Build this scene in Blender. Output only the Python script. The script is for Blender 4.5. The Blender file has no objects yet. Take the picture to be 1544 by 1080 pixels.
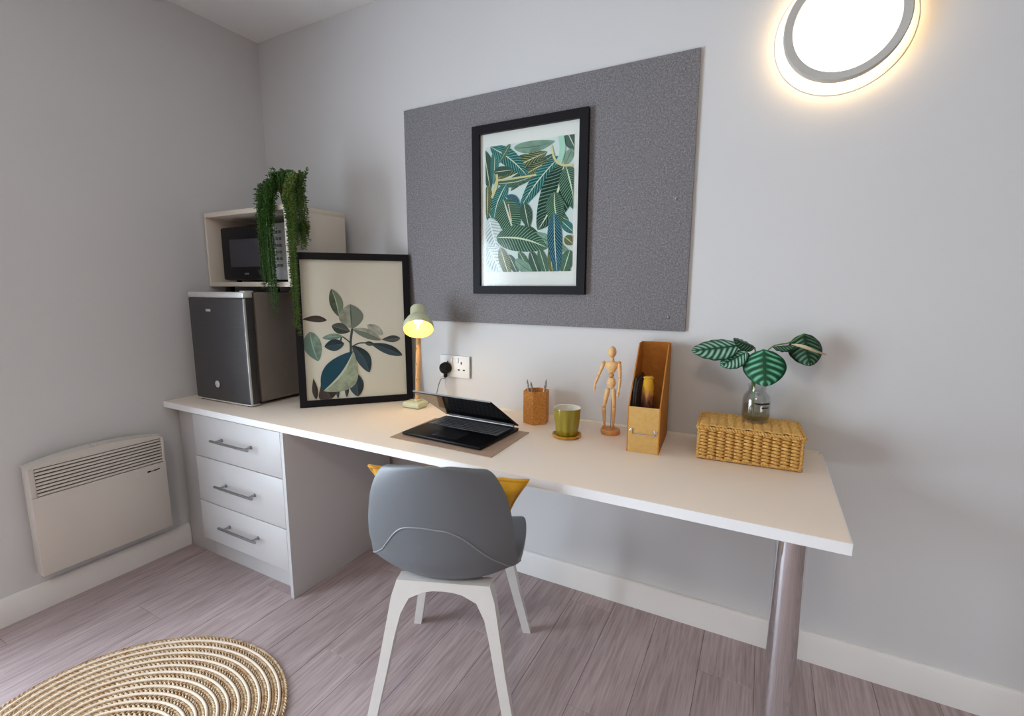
import bpy, bmesh, math, random
from mathutils import Vector, Matrix
R = math.radians
rnd = random.Random(7)
scene = bpy.context.scene
COL = scene.collection

# ------------------------------------------------------------------ camera
CAM = Vector((2.4992, -1.815, 1.2953)); YAW, PITCH, ROLL, FPX = 0.4844, 0.1496, 0.0027, 718.08
FW = Vector((-math.sin(YAW)*math.cos(PITCH), math.cos(YAW)*math.cos(PITCH), -math.sin(PITCH)))
_r = Vector((math.cos(YAW), math.sin(YAW), 0)); _u = _r.cross(FW)
RT = _r*math.cos(ROLL) + _u*math.sin(ROLL); UP = -_r*math.sin(ROLL) + _u*math.cos(ROLL)
cd = bpy.data.cameras.new('camera'); cam = bpy.data.objects.new('camera', cd); COL.objects.link(cam)
cd.sensor_fit = 'HORIZONTAL'; cd.sensor_width = 36; cd.lens = FPX/1544*36; cd.clip_start = .02
cam.matrix_world = Matrix(((RT.x, UP.x, -FW.x, CAM.x), (RT.y, UP.y, -FW.y, CAM.y), (RT.z, UP.z, -FW.z, CAM.z), (0, 0, 0, 1)))
scene.camera = cam

# ------------------------------------------------------------------ daylight: an overcast sky seen through the window of the left wall
WIN_Y0, WIN_Y1, WIN_Z0, WIN_Z1 = -3.10, -1.62, .13, 1.80
w = bpy.data.worlds.new('sky'); scene.world = w; w.use_nodes = True
bg = w.node_tree.nodes['Background']; bg.inputs['Color'].default_value = (.82, .93, 1.06, 1); bg.inputs['Strength'].default_value = 11.2
pl = bpy.data.lights.new('window_portal', 'AREA'); pl.shape = 'RECTANGLE'; pl.size = WIN_Z1-WIN_Z0; pl.size_y = WIN_Y1-WIN_Y0
pl.cycles.is_portal = True
po = bpy.data.objects.new('window_portal', pl); COL.objects.link(po)
po.location = (-.16, (WIN_Y0+WIN_Y1)/2, (WIN_Z0+WIN_Z1)/2); po.rotation_euler = (0, R(-90), 0)
vs = scene.view_settings
scene.display_settings.display_device = 'sRGB'
vs.view_transform = 'Standard'; vs.look = 'None'; vs.gamma = 1; vs.exposure = 0.76; vs.use_curve_mapping = False

# ------------------------------------------------------------------ helpers
def at(u, v, Y):
    """point of the plane y = Y seen at pixel (u, v) of the photograph"""
    d = FW + RT*(u-772)/FPX + UP*(540-v)/FPX
    return CAM + d*((Y-CAM.y)/d.y)
def lerp(a, b, t): return a+(b-a)*t
def crom(pts, t):
    """Catmull-Rom through a list of equal-length tuples, t in 0..len-1"""
    n = len(pts); i = max(0, min(n-2, int(math.floor(t)))); f = t-i
    p0, p1, p2, p3 = pts[max(0, i-1)], pts[i], pts[i+1], pts[min(n-1, i+2)]
    return tuple(.5*((2*b)+(c-a)*f+(2*a-5*b+4*c-d)*f*f+(3*b-a-3*c+d)*f**3) for a, b, c, d in zip(p0, p1, p2, p3))
def spline(pts, n): return [Vector(crom([tuple(p) for p in pts], (len(pts)-1)*i/(n-1))) for i in range(n)]

class MB:
    def __init__(s): s.v = []; s.f = []; s.uv = {}
    def add(s, vs, fs):
        o = len(s.v); s.v += [tuple(x) for x in vs]; s.f += [tuple(i+o for i in f) for f in fs]; return o
    def box(s, c, d, b=0, m=None, seg=2):
        bm = bmesh.new(); bmesh.ops.create_cube(bm, size=1)
        for x in bm.verts: x.co = Vector((x.co.x*d[0], x.co.y*d[1], x.co.z*d[2]))
        if b: bmesh.ops.bevel(bm, geom=bm.edges[:], offset=b, segments=seg, profile=.5, affect='EDGES')
        bm.verts.index_update()
        c = Vector(c); s.add([(m @ x.co if m else x.co)+c for x in bm.verts], [[q.index for q in f.verts] for f in bm.faces]); bm.free(); return s
    def span(s, lo, hi, b=0, seg=2):
        return s.box([(a+c)/2 for a, c in zip(lo, hi)], [c-a for a, c in zip(lo, hi)], b, None, seg)
    def tube(s, path, rad, n=8, closed=False, flat=1.0, caps=True, up=None):
        path = [Vector(p) for p in path]; k = len(path)
        if not hasattr(rad, '__len__'): rad = [rad]*k
        nrm = None; vs = []
        for i, p in enumerate(path):
            if closed: t = path[(i+1) % k]-path[i-1]
            else: t = path[min(i+1, k-1)]-path[max(i-1, 0)]
            t = t.normalized() if t.length > 1e-9 else Vector((0, 0, 1))
            if up is not None: nrm = Vector(up)-t*Vector(up).dot(t)
            elif nrm is None: nrm = t.orthogonal()
            else: nrm = nrm-t*nrm.dot(t)
            nrm.normalize(); bn = t.cross(nrm)
            for j in range(n):
                a = 2*math.pi*j/n; vs.append(p+nrm*math.cos(a)*rad[i]*flat+bn*math.sin(a)*rad[i])
        fs = []
        for i in range(k if closed else k-1):
            for j in range(n):
                a, b = i*n+j, i*n+(j+1) % n; c, d = ((i+1) % k)*n+(j+1) % n, ((i+1) % k)*n+j
                fs.append((a, b, c, d))
        if caps and not closed: fs += [tuple(range(n))[::-1], tuple((k-1)*n+j for j in range(n))]
        s.add(vs, fs); return s
    def lathe(s, prof, n=32, c=(0, 0, 0), m=None, caps=True):
        c = Vector(c); vs = []; fs = []
        for r, z in prof:
            for j in range(n):
                a = 2*math.pi*j/n; q = Vector((r*math.cos(a), r*math.sin(a), z)); vs.append((m @ q if m else q)+c)
        for i in range(len(prof)-1):
            for j in range(n): fs.append((i*n+j, i*n+(j+1) % n, (i+1)*n+(j+1) % n, (i+1)*n+j))
        if caps and prof[0][0] > 1e-6: fs.append(tuple(range(n))[::-1])
        if caps and prof[-1][0] > 1e-6: fs.append(tuple((len(prof)-1)*n+j for j in range(n)))
        s.add(vs, fs); return s
    def prism(s, poly, fn, a, b):
        """poly of (p, q); fn(p, q, depth) gives the point"""
        n = len(poly); vs = [fn(p, q, a) for p, q in poly]+[fn(p, q, b) for p, q in poly]
        s.add(vs, [tuple(range(n))[::-1], tuple(range(n, 2*n))]+[(i, (i+1) % n, n+(i+1) % n, n+i) for i in range(n)]); return s
    def grid(s, fn, nu, nv, closeu=False):
        vs = []; uvs = []
        for j in range(nv+1):
            for i in range(nu+1):
                u, v = i/nu, j/nv; vs.append(fn(u, v)); uvs.append((u, v))
        o = len(s.v)
        for i, q in enumerate(uvs): s.uv[o+i] = q
        s.add(vs, [(j*(nu+1)+i, j*(nu+1)+i+1, (j+1)*(nu+1)+i+1, (j+1)*(nu+1)+i) for j in range(nv) for i in range(nu)]); return s
    def ball(s, c, r, nu=10, nv=6, m=None):
        c = Vector(c); r = (r, r, r) if not hasattr(r, '__len__') else r
        vs = []; fs = []
        for j in range(1, nv):
            th = math.pi*j/nv
            for i in range(nu):
                a = 2*math.pi*i/nu; q = Vector((r[0]*math.sin(th)*math.cos(a), r[1]*math.sin(th)*math.sin(a), r[2]*math.cos(th))); vs.append((m @ q if m else q)+c)
        for z in (r[2], -r[2]):
            q = Vector((0, 0, z)); vs.append((m @ q if m else q)+c)
        T = len(vs)-2
        for j in range(nv-2):
            for i in range(nu): fs.append((j*nu+i, (j+1)*nu+i, (j+1)*nu+(i+1) % nu, j*nu+(i+1) % nu))
        for i in range(nu):
            fs.append((T, i, (i+1) % nu)); fs.append((T+1, (nv-2)*nu+(i+1) % nu, (nv-2)*nu+i))
        s.add(vs, fs); return s
    def mesh(s, name, smooth=35):
        me = bpy.data.meshes.new(name); me.from_pydata(s.v, [], s.f)
        if s.uv:
            l = me.uv_layers.new(name='UVMap')
            for lp in me.loops: l.data[lp.index].uv = s.uv.get(lp.vertex_index, (0, 0))
        me.validate()
        if smooth:
            me.shade_smooth(); me.set_sharp_from_angle(angle=R(smooth))
        return me
    def build(s, name, mat, parent=None, smooth=35, label=None):
        return link(name, s.mesh(name, smooth), mat, parent, label)
def link(name, me, mat, parent=None, label=None):
    if mat and not me.materials: me.materials.append(mat)
    o = bpy.data.objects.new(name, me); COL.objects.link(o)
    if parent: o.parent = parent
    if label: o['label'] = label
    return o
def tag(o, label, cat, group=None, kind=None):
    if label: o['label'] = label
    if cat: o['category'] = cat
    if group: o['group'] = group
    if kind: o['kind'] = kind
    return o
def thing(name, label, cat, loc=(0, 0, 0), rz=0, group=None):
    o = bpy.data.objects.new(name, None); COL.objects.link(o); o.location = loc; o.rotation_euler = (0, 0, rz)
    o.empty_display_size = .05
    return tag(o, label, cat, group)
def struct(o, label=None):
    o['kind'] = 'structure'
    if label: o['label'] = label
    return o

# ------------------------------------------------------------------ materials
def srgb(r, g, b):
    f = lambda c: (c/255/12.92 if c/255 <= .04045 else ((c/255+.055)/1.055)**2.4)
    return (f(r), f(g), f(b), 1)
class NT:
    def __init__(s, name):
        s.m = bpy.data.materials.new(name); s.m.use_nodes = True; s.t = s.m.node_tree; s.b = s.t.nodes['Principled BSDF']
    def n(s, ty, **k):
        o = s.t.nodes.new(ty)
        for a, v in k.items(): setattr(o, a, v)
        return o
    def l(s, a, b): s.t.links.new(a, b)
    def val(s, sock, v):
        if hasattr(v, 'is_output'): s.l(v, sock)
        else: sock.default_value = v
    def math(s, op, a, b=None, c=None):
        o = s.n('ShaderNodeMath', operation=op)
        for i, x in enumerate((a, b, c)):
            if x is not None: s.val(o.inputs[i], x)
        return o.outputs[0]
    def ramp(s, fac, stops, interp='LINEAR'):
        o = s.n('ShaderNodeValToRGB'); o.color_ramp.interpolation = interp; e = o.color_ramp.elements
        while len(e) < len(stops): e.new(.5)
        for q, (p, c) in zip(e, stops): q.position = p; q.color = c
        s.l(fac, o.inputs[0]); return o.outputs[0]
    def mix(s, fac, a, b, mode='MIX'):
        o = s.n('ShaderNodeMix', data_type='RGBA', blend_type=mode)
        s.val(o.inputs[0], fac); s.val(o.inputs[6], a); s.val(o.inputs[7], b); return o.outputs[2]
    def noise(s, scale, detail=3, vec=None, rough=.5):
        o = s.n('ShaderNodeTexNoise'); o.inputs['Scale'].default_value = scale; o.inputs['Detail'].default_value = detail; o.inputs['Roughness'].default_value = rough
        if vec is not None: s.l(vec, o.inputs['Vector'])
        return o.outputs['Fac']
    def bump(s, h, strength=.2, dist=.002):
        o = s.n('ShaderNodeBump'); o.inputs['Strength'].default_value = strength; o.inputs['Distance'].default_value = dist
        s.l(h, o.inputs['Height']); s.l(o.outputs[0], s.b.inputs['Normal'])
    def coord(s, which='Object', scale=None):
        c = s.n('ShaderNodeTexCoord').outputs[which]
        if scale is None: return c
        o = s.n('ShaderNodeMapping'); o.inputs['Scale'].default_value = scale; s.l(c, o.inputs[0]); return o.outputs[0]
    def pos(s, scale=(1, 1, 1)):
        o = s.n('ShaderNodeMapping'); o.inputs['Scale'].default_value = scale; s.l(s.n('ShaderNodeNewGeometry').outputs['Position'], o.inputs[0]); return o.outputs[0]
def simple(name, col, rough=.5, metal=0, var=.06, nscale=30, bump=0, bscale=200, spec=.5, coat=0):
    t = NT(name); v = t.coord('Object')
    c2 = tuple(max(0, x*(1-var)) for x in col[:3])+(1,); c3 = tuple(min(1, x*(1+var)) for x in col[:3])+(1,)
    t.l(t.ramp(t.noise(nscale, 3, v), [(.3, c2), (.7, c3)]), t.b.inputs['Base Color'])
    t.b.inputs['Roughness'].default_value = rough; t.b.inputs['Metallic'].default_value = metal; t.b.inputs['Specular IOR Level'].default_value = spec
    t.b.inputs['Coat Weight'].default_value = coat
    if bump: t.bump(t.noise(bscale, 2, v), bump, .001)
    return t.m
def emission(name, col, strength):
    t = NT(name); t.b.inputs['Base Color'].default_value = (*col[:3], 1); t.b.inputs['Emission Color'].default_value = (*col[:3], 1); t.b.inputs['Emission Strength'].default_value = strength; return t.m
def pane_mat(name, refl=1.0, rough=.02):
    t = NT(name); tr = t.n('ShaderNodeBsdfTransparent'); tr.inputs[0].default_value = (.97, .985, .98, 1); gl = t.n('ShaderNodeBsdfGlossy'); gl.inputs['Roughness'].default_value = rough
    lw_ = t.n('ShaderNodeLayerWeight'); lw_.inputs['Blend'].default_value = .5; fr = t.math('MULTIPLY_ADD', t.math('POWER', lw_.outputs['Facing'], 5), .9, .04); mx = t.n('ShaderNodeMixShader')
    t.l(t.math('MULTIPLY', fr, refl), mx.inputs[0]); t.l(tr.outputs[0], mx.inputs[1]); t.l(gl.outputs[0], mx.inputs[2])
    t.l(mx.outputs[0], t.t.nodes['Material Output'].inputs['Surface']); return t.m

M = {}
def wall_mat(name, col):
    t = NT(name); p = t.pos()
    t.l(t.ramp(t.noise(1.3, 3, p), [(.3, tuple(x*.975 for x in col[:3])+(1,)), (.7, col)]), t.b.inputs['Base Color'])
    t.b.inputs['Roughness'].default_value = .75; t.b.inputs['Specular IOR Level'].default_value = .25
    t.bump(t.noise(260, 2, p), .06, .001); return t.m
M['wall'] = wall_mat('white wall paint', (.665, .662, .668, 1))
M['warmwall'] = wall_mat('warm brown wall paint', (.40, .31, .25, 1)); M['taupewall'] = wall_mat('taupe wall paint', (.50, .43, .37, 1))
M['ceil'] = wall_mat('ceiling paint', (.84, .84, .83, 1))
M['skirt'] = simple('satin white skirting', (.82, .80, .785, 1), .4, var=.02, nscale=4)
def floor_mat():
    t = NT('grey brown wood laminate'); oi = t.n('ShaderNodeObjectInfo').outputs['Random']
    cm = t.n('ShaderNodeCombineXYZ'); t.l(t.math('MULTIPLY', oi, 37.0), cm.inputs[0]); t.l(t.math('MULTIPLY', oi, 91.0), cm.inputs[1])
    va = t.n('ShaderNodeVectorMath', operation='ADD'); t.l(t.n('ShaderNodeNewGeometry').outputs['Position'], va.inputs[0]); t.l(cm.outputs[0], va.inputs[1])
    def mp(sc):
        o = t.n('ShaderNodeMapping'); o.inputs['Scale'].default_value = sc; t.l(va.outputs[0], o.inputs[0]); return o.outputs[0]
    broad = t.noise(1, 4, mp((14, 1.1, 1)), .6); fine = t.noise(1, 3, mp((120, 5, 1)), .65); knots = t.noise(1, 2, mp((5, .9, 1)), .5)
    c = t.ramp(broad, [(.28, srgb(146, 127, 126)), (.5, srgb(174, 156, 156)), (.72, srgb(196, 180, 181))])
    c = t.mix(.55, c, t.ramp(fine, [(.3, srgb(128, 109, 106)), (.5, srgb(176, 158, 158)), (.75, srgb(204, 188, 188))]))
    c = t.mix(t.math('MULTIPLY', t.math('GREATER_THAN', knots, .62), .22), c, srgb(132, 112, 102))
    tone = t.math('ADD', .93, t.math('MULTIPLY', oi, .12)); cc = t.n('ShaderNodeCombineColor')
    for i in range(3): t.l(tone, cc.inputs[i])
    t.l(t.mix(1, c, cc.outputs[0], 'MULTIPLY'), t.b.inputs['Base Color'])
    t.b.inputs['Roughness'].default_value = .5; t.b.inputs['Specular IOR Level'].default_value = .4; t.bump(fine, .12, .001); return t.m
M['floor'] = floor_mat()
M['subfloor'] = simple('dark underlay', (.12, .10, .09, 1), .9)
M['desk'] = simple('white laminate', srgb(246, 231, 216), .42, var=.015, nscale=3, spec=.4)
M['desk_edge'] = simple('pale edging', srgb(236, 236, 238), .45, var=.01)
M['unit'] = simple('white melamine', srgb(194, 192, 193), .42, var=.015, nscale=3)
M['unit_in'] = simple('shadow gap', (.08, .08, .08, 1), .8)
M['seal'] = simple('cream sealant', srgb(226, 214, 190), .5)
M['chrome'] = simple('polished chrome', (.72, .72, .74, 1), .05, 1, var=.02)
M['steel'] = simple('brushed steel', (.36, .36, .37, 1), .30, 1, var=.08, nscale=60)
M['white_pl'] = simple('white plastic', (.80, .80, .79, 1), .4, var=.015)
M['heater'] = simple('white enamel', srgb(206, 199, 191), .38, var=.02, nscale=5)
M['dark'] = simple('dark void', (.02, .02, .02, 1), .7)
M['black'] = simple('black frame paint', (.006, .005, .007, 1), .55, var=.2, nscale=12, spec=.2)
M['black_pl'] = simple('black plastic', (.007, .007, .009, 1), .38, var=.2, spec=.14)
M['pane'] = pane_mat('picture glass', .5, .13)
M['winpane'] = pane_mat('window glass', 1)

# ------------------------------------------------------------------ room shell
H = 2.577; RX = 4.7; RY = -4.3
m = MB(); m.span((-.1, RY-.1, -.05), (RX+.1, .1, -.012)); floor = struct(m.build('floor', M['subfloor'], smooth=0), 'grey brown wood laminate floor')
PW, PLN = .172, 1.29
me = MB().span((0, 0, -.0125), (PW-.0009, PLN-.0009, 0), .0009, 1).mesh('plank', 0); me.materials.append(M['floor'])
i = 0; x = -.02
while x < RX:
    y = -PLN*((i*.37) % 1.0)
    while y > RY-PLN:
        if y < 0 or True:
            o = bpy.data.objects.new('plank', me); COL.objects.link(o); o.parent = floor; o.location = (x, y-PLN+.0, 0)
            if y > 0: pass
        y -= PLN
    # closing piece towards the back wall
    top = -PLN*((i*.37) % 1.0)
    if top < -.02:
        m = MB().span((0, 0, -.0125), (PW-.0009, -top-.001, 0), .0009, 1); o = m.build('plank', M['floor'], floor, 0); o.location = (x, top, 0)
    x += PW; i += 1
struct(MB().span((-.1, RY-.1, H), (RX+.1, .1, H+.1)).build('ceiling', M['ceil'], smooth=0), 'plain white painted ceiling')
struct(MB().span((-.2, 0, -.05), (RX+.2, .15, H)).build('wall_back', M['wall'], smooth=0), 'pale painted wall behind the desk')
m = MB(); T = -.2
m.span((T, RY-.1, -.05), (0, 0, WIN_Z0)); m.span((T, RY-.1, WIN_Z1), (0, 0, H)); m.span((T, RY-.1, WIN_Z0), (0, WIN_Y0, WIN_Z1)); m.span((T, WIN_Y1, WIN_Z0), (0, 0, WIN_Z1))
struct(m.build('wall_left', M['wall'], smooth=0), 'pale painted wall with the heater')
struct(MB().span((RX, RY-.1, -.05), (RX+.15, 0, H)).build('wall_right', M['taupewall'], smooth=0), 'taupe painted side wall')
struct(MB().span((-.2, RY-.15, -.05), (RX+.2, RY, H)).build('wall_front', M['warmwall'], smooth=0), 'warm brown painted wall opposite the desk')
BH, BT = .109, .018
def skirting(name, fn, L, lab):
    m = MB(); prof = [(0, 0), (BT, 0), (BT, BH-.012), (BT-.004, BH-.003), (BT-.009, BH), (0, BH)]
    m.prism(prof, fn, 0, L); struct(m.build(name, M['skirt'], smooth=25), lab)
skirting('baseboard_left', lambda p, q, d: (p, -.579-d, q), 3.7, 'white skirting board under the heater')
skirting('baseboard_back', lambda p, q, d: (.87+d, -p, q), RX-.87, 'white skirting board under the desk')
wo = bpy.data.objects.new('window_1', None); COL.objects.link(wo); struct(wo, 'white framed window letting in daylight'); wo.location = (-.12, WIN_Y0, WIN_Z0)
WW, WH = WIN_Y1-WIN_Y0, WIN_Z1-WIN_Z0
m = MB(); fb = .05
m.span((-.03, 0, 0), (.03, fb, WH), .004); m.span((-.03, WW-fb, 0), (.03, WW, WH), .004); m.span((-.03, fb, 0), (.03, WW-fb, fb), .004); m.span((-.03, fb, WH-fb), (.03, WW-fb, WH), .004); m.span((-.025, WW/2-.025, fb), (.025, WW/2+.025, WH-fb), .004)
m.build('window_frame', M['white_pl'], wo)
for a in (fb, WW/2+.025): MB().span((-.003, a, fb), (.003, a+WW/2-fb-.025, WH-fb)).build('pane', M['winpane'], wo, 0)

# ------------------------------------------------------------------ desk
DT, TH, DD, DL = .75, .028, .632, 2.705
desk = thing('desk', 'long white laminate desk top on one chrome leg', 'desk', (0, 0, 0))
m = MB(); m.span((.002, -DD+.0015, DT-TH), (DL-.0015, -.002, DT), .0012); m.build('worktop', M['desk'], desk)
m = MB(); m.span((.002, -DD-.0005, DT-TH), (DL, -DD+.0015, DT-.0006)); m.span((DL-.0015, -DD, DT-TH), (DL+.0005, -.002, DT-.0006)); m.build('edge_band', M['desk_edge'], desk, 0, 'pale front edging strip')
m = MB(); m.prism([(0, 0), (.006, 0), (.003, .003), (0, .007)], lambda p, q, d: (d, -.001-p, DT+q), .02, DL-.01); m.build('seal_strip', M['seal'], desk, label='cream sealant bead along the wall')
LX, LY = 2.597, -.583
m = MB(); m.lathe([(.033, .006), (.033, DT-TH-.004)], 40, (LX, LY, 0)); leg = m.build('leg', M['chrome'], desk, label='round chrome leg')
m = MB(); m.lathe([(.039, 0), (.039, .005), (.035, .008), (.033, .008)], 40, (LX, LY, 0)); m.build('floor_plate', M['chrome'], leg)
m = MB(); m.lathe([(.033, DT-TH-.006), (.045, DT-TH-.005), (.045, DT-TH-.0005)], 40, (LX, LY, 0)); m.build('mounting_plate', M['chrome'], leg)

# ------------------------------------------------------------------ drawer unit
unit = thing('drawer_unit', 'white three drawer pedestal under the desk', 'drawers', (0, 0, 0))
XP, YP = .851, -.630; ZB = DT-TH-.002
MB().span((XP-.018, YP, 0), (XP, -.03, ZB), .0008).build('side_panel', M['unit'], unit)
MB().span((.230, YP+.02, .10), (XP-.0185, -.05, ZB)).build('carcass', M['unit_in'], unit, 0)
MB().span((.2255, -.578, 0), (XP-.0185, -.560, .1)).build('plinth', M['unit'], unit, 0)
MB().span((.0185, -.578, 0), (.225, -.560, ZB), .0005).build('filler_panel', M['unit'], unit)
x0, x1 = .230, XP-.0195
hm = None
for za, zb in ((.525, ZB-.002), (.308, .521), (.118, .304)):
    d = MB().span((x0, YP, za), (x1, YP+.0195, zb), .001).build('drawer', M['unit'], unit)
    zc = {0.525: .625, .308: .415, .118: .220}[za]
    hx0, hx1 = .415, .665
    m = MB(); m.tube([(hx0-.006, YP-.032, zc), (hx1+.004, YP-.032, zc)], .0058, 12)
    for hx in (hx0+.028, hx1-.022): m.tube([(hx, YP, zc), (hx, YP-.032, zc)], .005, 10); m.lathe([(.008, 0), (.008, .003)], 12, (hx, YP, zc), Matrix.Rotation(R(90), 3, 'X'))
    m.build('handle', M['steel'], d, label='brushed steel bar handle')

# ------------------------------------------------------------------ wall heater
HY0, HY1, HZ0, HZ1 = -1.153, -.690, .168, .606
heater = thing('panel_heater', 'white wall mounted panel heater with slotted grille', 'heater', (0, 0, 0))
def hm_(p, q, d): return (d, p, q)
MB().span((.018, HY0+.008, HZ0+.01), (.075, HY1-.008, HZ0+.425), .004).build('casing', M['heater'], heater)
MB().span((.0755, HY0+.02, .489), (.0765, HY1-.014, .600)).build('grille_back', M['dark'], heater, 0)
m = MB(); m.span((.0755, HY0, HZ0), (.09, HY1, .488), .003); m.build('front_panel', M['heater'], heater)
for a in (HY0, HY1-.008): MB().span((.03, a, HZ0), (.0752, a+.008, .600), .002).build('side_cheek', M['heater'], heater)
for a, b in ((HY0, HY0+.018), (HY1-.012, HY1)): MB().span((.0755, a, .4885), (.09, b, .6005), .002).build('grille_frame', M['heater'], heater)
ns = 8; st = (.600-.489)/ns
sm = None
for k in range(ns):
    z = .489+st*(k+.5)
    if sm is None: sm = MB().span((0, HY0+.0185, -st*.33), (.009, HY1-.0125, st*.33), .0012).mesh('slat'); sm.materials.append(M['heater'])
    o = bpy.data.objects.new('slat', sm); COL.objects.link(o); o.parent = heater; o.location = (.0805, 0, z)
poly = [(HY0, .6012), (HY1, .6012), (HY1, .606)]
N = 14
poly += [(lerp(HY1, HY0, k/N), .608+.026*math.sin(math.pi*k/N)**.8) for k in range(N+1)]
m = MB(); m.prism(poly, hm_, .02, .0895); m.build('top_cover', M['heater'], heater)
for k in range(5): yy = HY1-.03-k*.026; MB().box((.06, yy, .613+.014*(k+1)/5), (.022, .012, .008), .002).build('vent_rib', M['heater'], heater)
MB().box((.062, -.938, .6365), (.02, .02, .010), .003).build('control_knob', M['heater'], heater)
m = MB()
for a, b, c, d in ((0, .011, -.003, .004), (.012, .020, -.002, .0015), (.021, .033, -.0025, .003), (.033, .040, -.0005, .0045)): m.span((.090, -.768+a*1.25, .4595+c), (.0906, -.768+b*1.25, .4595+d))
m.build('maker_mark', M['black_pl'], heater, 0, 'small dark maker mark')
for yy in (HY0+.07, HY1-.07): MB().span((0, yy-.02, .22), (.018, yy+.02, .55)).build('wall_bracket', M['steel'], heater, 0)

# ------------------------------------------------------------------ mini fridge
def fridge_door():
    t = NT('dark silver fridge door'); v = t.coord('Object', (3, 3, 900))
    t.l(t.ramp(t.noise(1, 2, v), [(.3, srgb(72, 70, 72)), (.7, srgb(82, 80, 82))]), t.b.inputs['Base Color']); t.b.inputs['Metallic'].default_value = .55; t.b.inputs['Roughness'].default_value = .42; return t.m
M['fdoor'] = fridge_door(); M['fbody'] = simple('silver grey fridge enamel', srgb(120, 111, 104), .45, .1, var=.02)
M['fedge'] = simple('bright door trim', (.72, .72, .72, 1), .3, .5)
M['fbrown'] = simple('dark door seal', srgb(70, 60, 52), .6)
FX0, FX1, FY0, FZ0, FZ1 = .090, .492, -.520, .762, 1.268
fr = thing('mini_fridge', 'dark silver table top mini fridge standing on the desk', 'fridge', (.29, FY0, DT+.0006), R(1.2))
fx = (FX1-FX0)/2
m = MB(); m.span((-fx+.004, .058, .014), (fx-.001, .47, FZ1-DT-.004), .006); body = m.build('body', M['fbody'], fr)
m = MB(); m.span((-fx, 0, .012), (fx, .046, FZ1-DT-.028), .007, 3); door = m.build('door', M['fdoor'], fr)
m = MB(); m.span((-fx+.004, .0465, .016), (fx-.010, .0575, FZ1-DT-.03)); m.build('door_seal', M['fbrown'], fr, 0)
m = MB(); m.span((-fx, .001, FZ1-DT-.0275), (fx, .047, FZ1-DT-.002), .004); m.span((fx-.035, .010, FZ1-DT-.003), (fx-.002, .055, FZ1-DT+.004), .003); m.build('top_trim', M['fedge'], fr)
m = MB(); m.span((-fx, -.001, .006), (fx+.001, .046, .0118), .002); m.span((fx+.0002, -.001, .0125), (fx+.003, .010, FZ1-DT-.03), .001); m.build('edge_trim', M['fedge'], fr)
m = MB(); bx = -.068
for a, b in ((0, .008), (.010, .017), (.019, .026), (.028, .034)): m.box((bx+(a+b)/2, -.001, .432), (b-a, .0016, .012), .0006)
m.build('name_badge', M['fedge'], door, label='small silver name badge')
m = MB(); m.lathe([(.0165, 0), (.0165, .0012)], 20, (-.030, -.0002, .088), Matrix.Rotation(R(90), 3, 'X'))
m.build('round_sticker', simple('grey sticker', srgb(190, 186, 190), .5, var=.35, nscale=160), door, label='round pale sticker')
for sx, sy in ((-1, .02), (1, .02), (-1, .44), (1, .44)): MB().lathe([(.014, 0), (.012, .014)], 12, (sx*(fx-.03), sy, 0)).build('foot', M['black_pl'], fr)

# ------------------------------------------------------------------ open microwave cabinet on the fridge
CX0, CX1, CY0, CY1, CZ0, CZ1 = .012, .636, -.372, -.052, 1.290, 1.648
M['cab'] = simple('white cabinet board', srgb(220, 210, 196), .45, var=.02, nscale=3)
cab = thing('open_cabinet', 'white open fronted cabinet on top of the mini fridge', 'cabinet', (CX0, CY0, CZ0))
cw, cdp, ch, t_ = CX1-CX0, CY1-CY0, CZ1-CZ0, .022
MB().span((0, 0, 0), (cw, cdp, t_), .001).build('bottom_panel', M['cab'], cab)
MB().span((0, 0, ch-t_), (cw, cdp, ch), .001).build('top_panel', M['cab'], cab)
MB().span((0, 0, t_+.0003), (t_*.7, cdp, ch-t_-.0003), .001).build('side_panel', M['cab'], cab)
MB().span((cw-t_*1.35, 0, t_+.0003), (cw, cdp, ch-t_-.0003), .001).build('side_panel', M['cab'], cab)
MB().span((t_*.7+.0003, cdp-.008, t_+.0003), (cw-t_*1.35-.0003, cdp, ch-t_-.0003)).build('back_panel', M['cab'], cab, 0)
for a, b in ((.12, .03), (.45, .03), (.12, .28), (.45, .28)): MB().lathe([(.02, -(CZ0-FZ1+.0030)), (.02, 0)], 14, (a, b, 0)).build('foot', M['black_pl'], cab)

mw = thing('microwave', 'black microwave oven inside the open white cabinet', 'microwave', (.075, CY0+.035, CZ0+t_+.0005))
mwd, mwh, mww = .26, .268, .49
M['mwsilver'] = simple('silver control panel', (.46, .46, .47, 1), .35, .35, var=.1, nscale=50)
MB().span((0, .022, .008), (mww, mwd, mwh), .004).build('body', simple('grey oven shell', (.10, .10, .105, 1), .45), mw)
m = MB(); m.span((.002, 0, .010), (.378, .021, mwh-.003), .010, 3); dr = m.build('door', M['black_pl'], mw)
MB().span((.072, -.0012, .072), (.300, -.0002, .204), .0004).build('window', simple('dark door window', (.035, .033, .045, 1), .2), dr, 0, 'dark grey window')
m = MB()
for k in range(3): m.span((.175+k*.011, -.001, .035), (.183+k*.011, 0, .043))
m.build('maker_mark', simple('grey print', (.22, .22, .23, 1), .5), dr, 0)
cp = MB().span((.380, 0, .010), (mww, .021, mwh-.003), .004).build('control_panel', M['mwsilver'], mw)
m = MB()
for k, zz in enumerate((.225, .195, .165, .135, .105, .075)):
    for xx in (.40, .425, .45): m.box((xx, -.001, zz), (.016, .003, .013), .001)
m.build('buttons', simple('grey buttons', (.16, .16, .17, 1), .4), cp)['kind'] = 'stuff'
for a, b in ((.05, .05), (.44, .05), (.05, .23), (.44, .23)): MB().lathe([(.012, 0), (.012, .009)], 12, (a, b, 0)).build('foot', M['black_pl'], mw)

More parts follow.
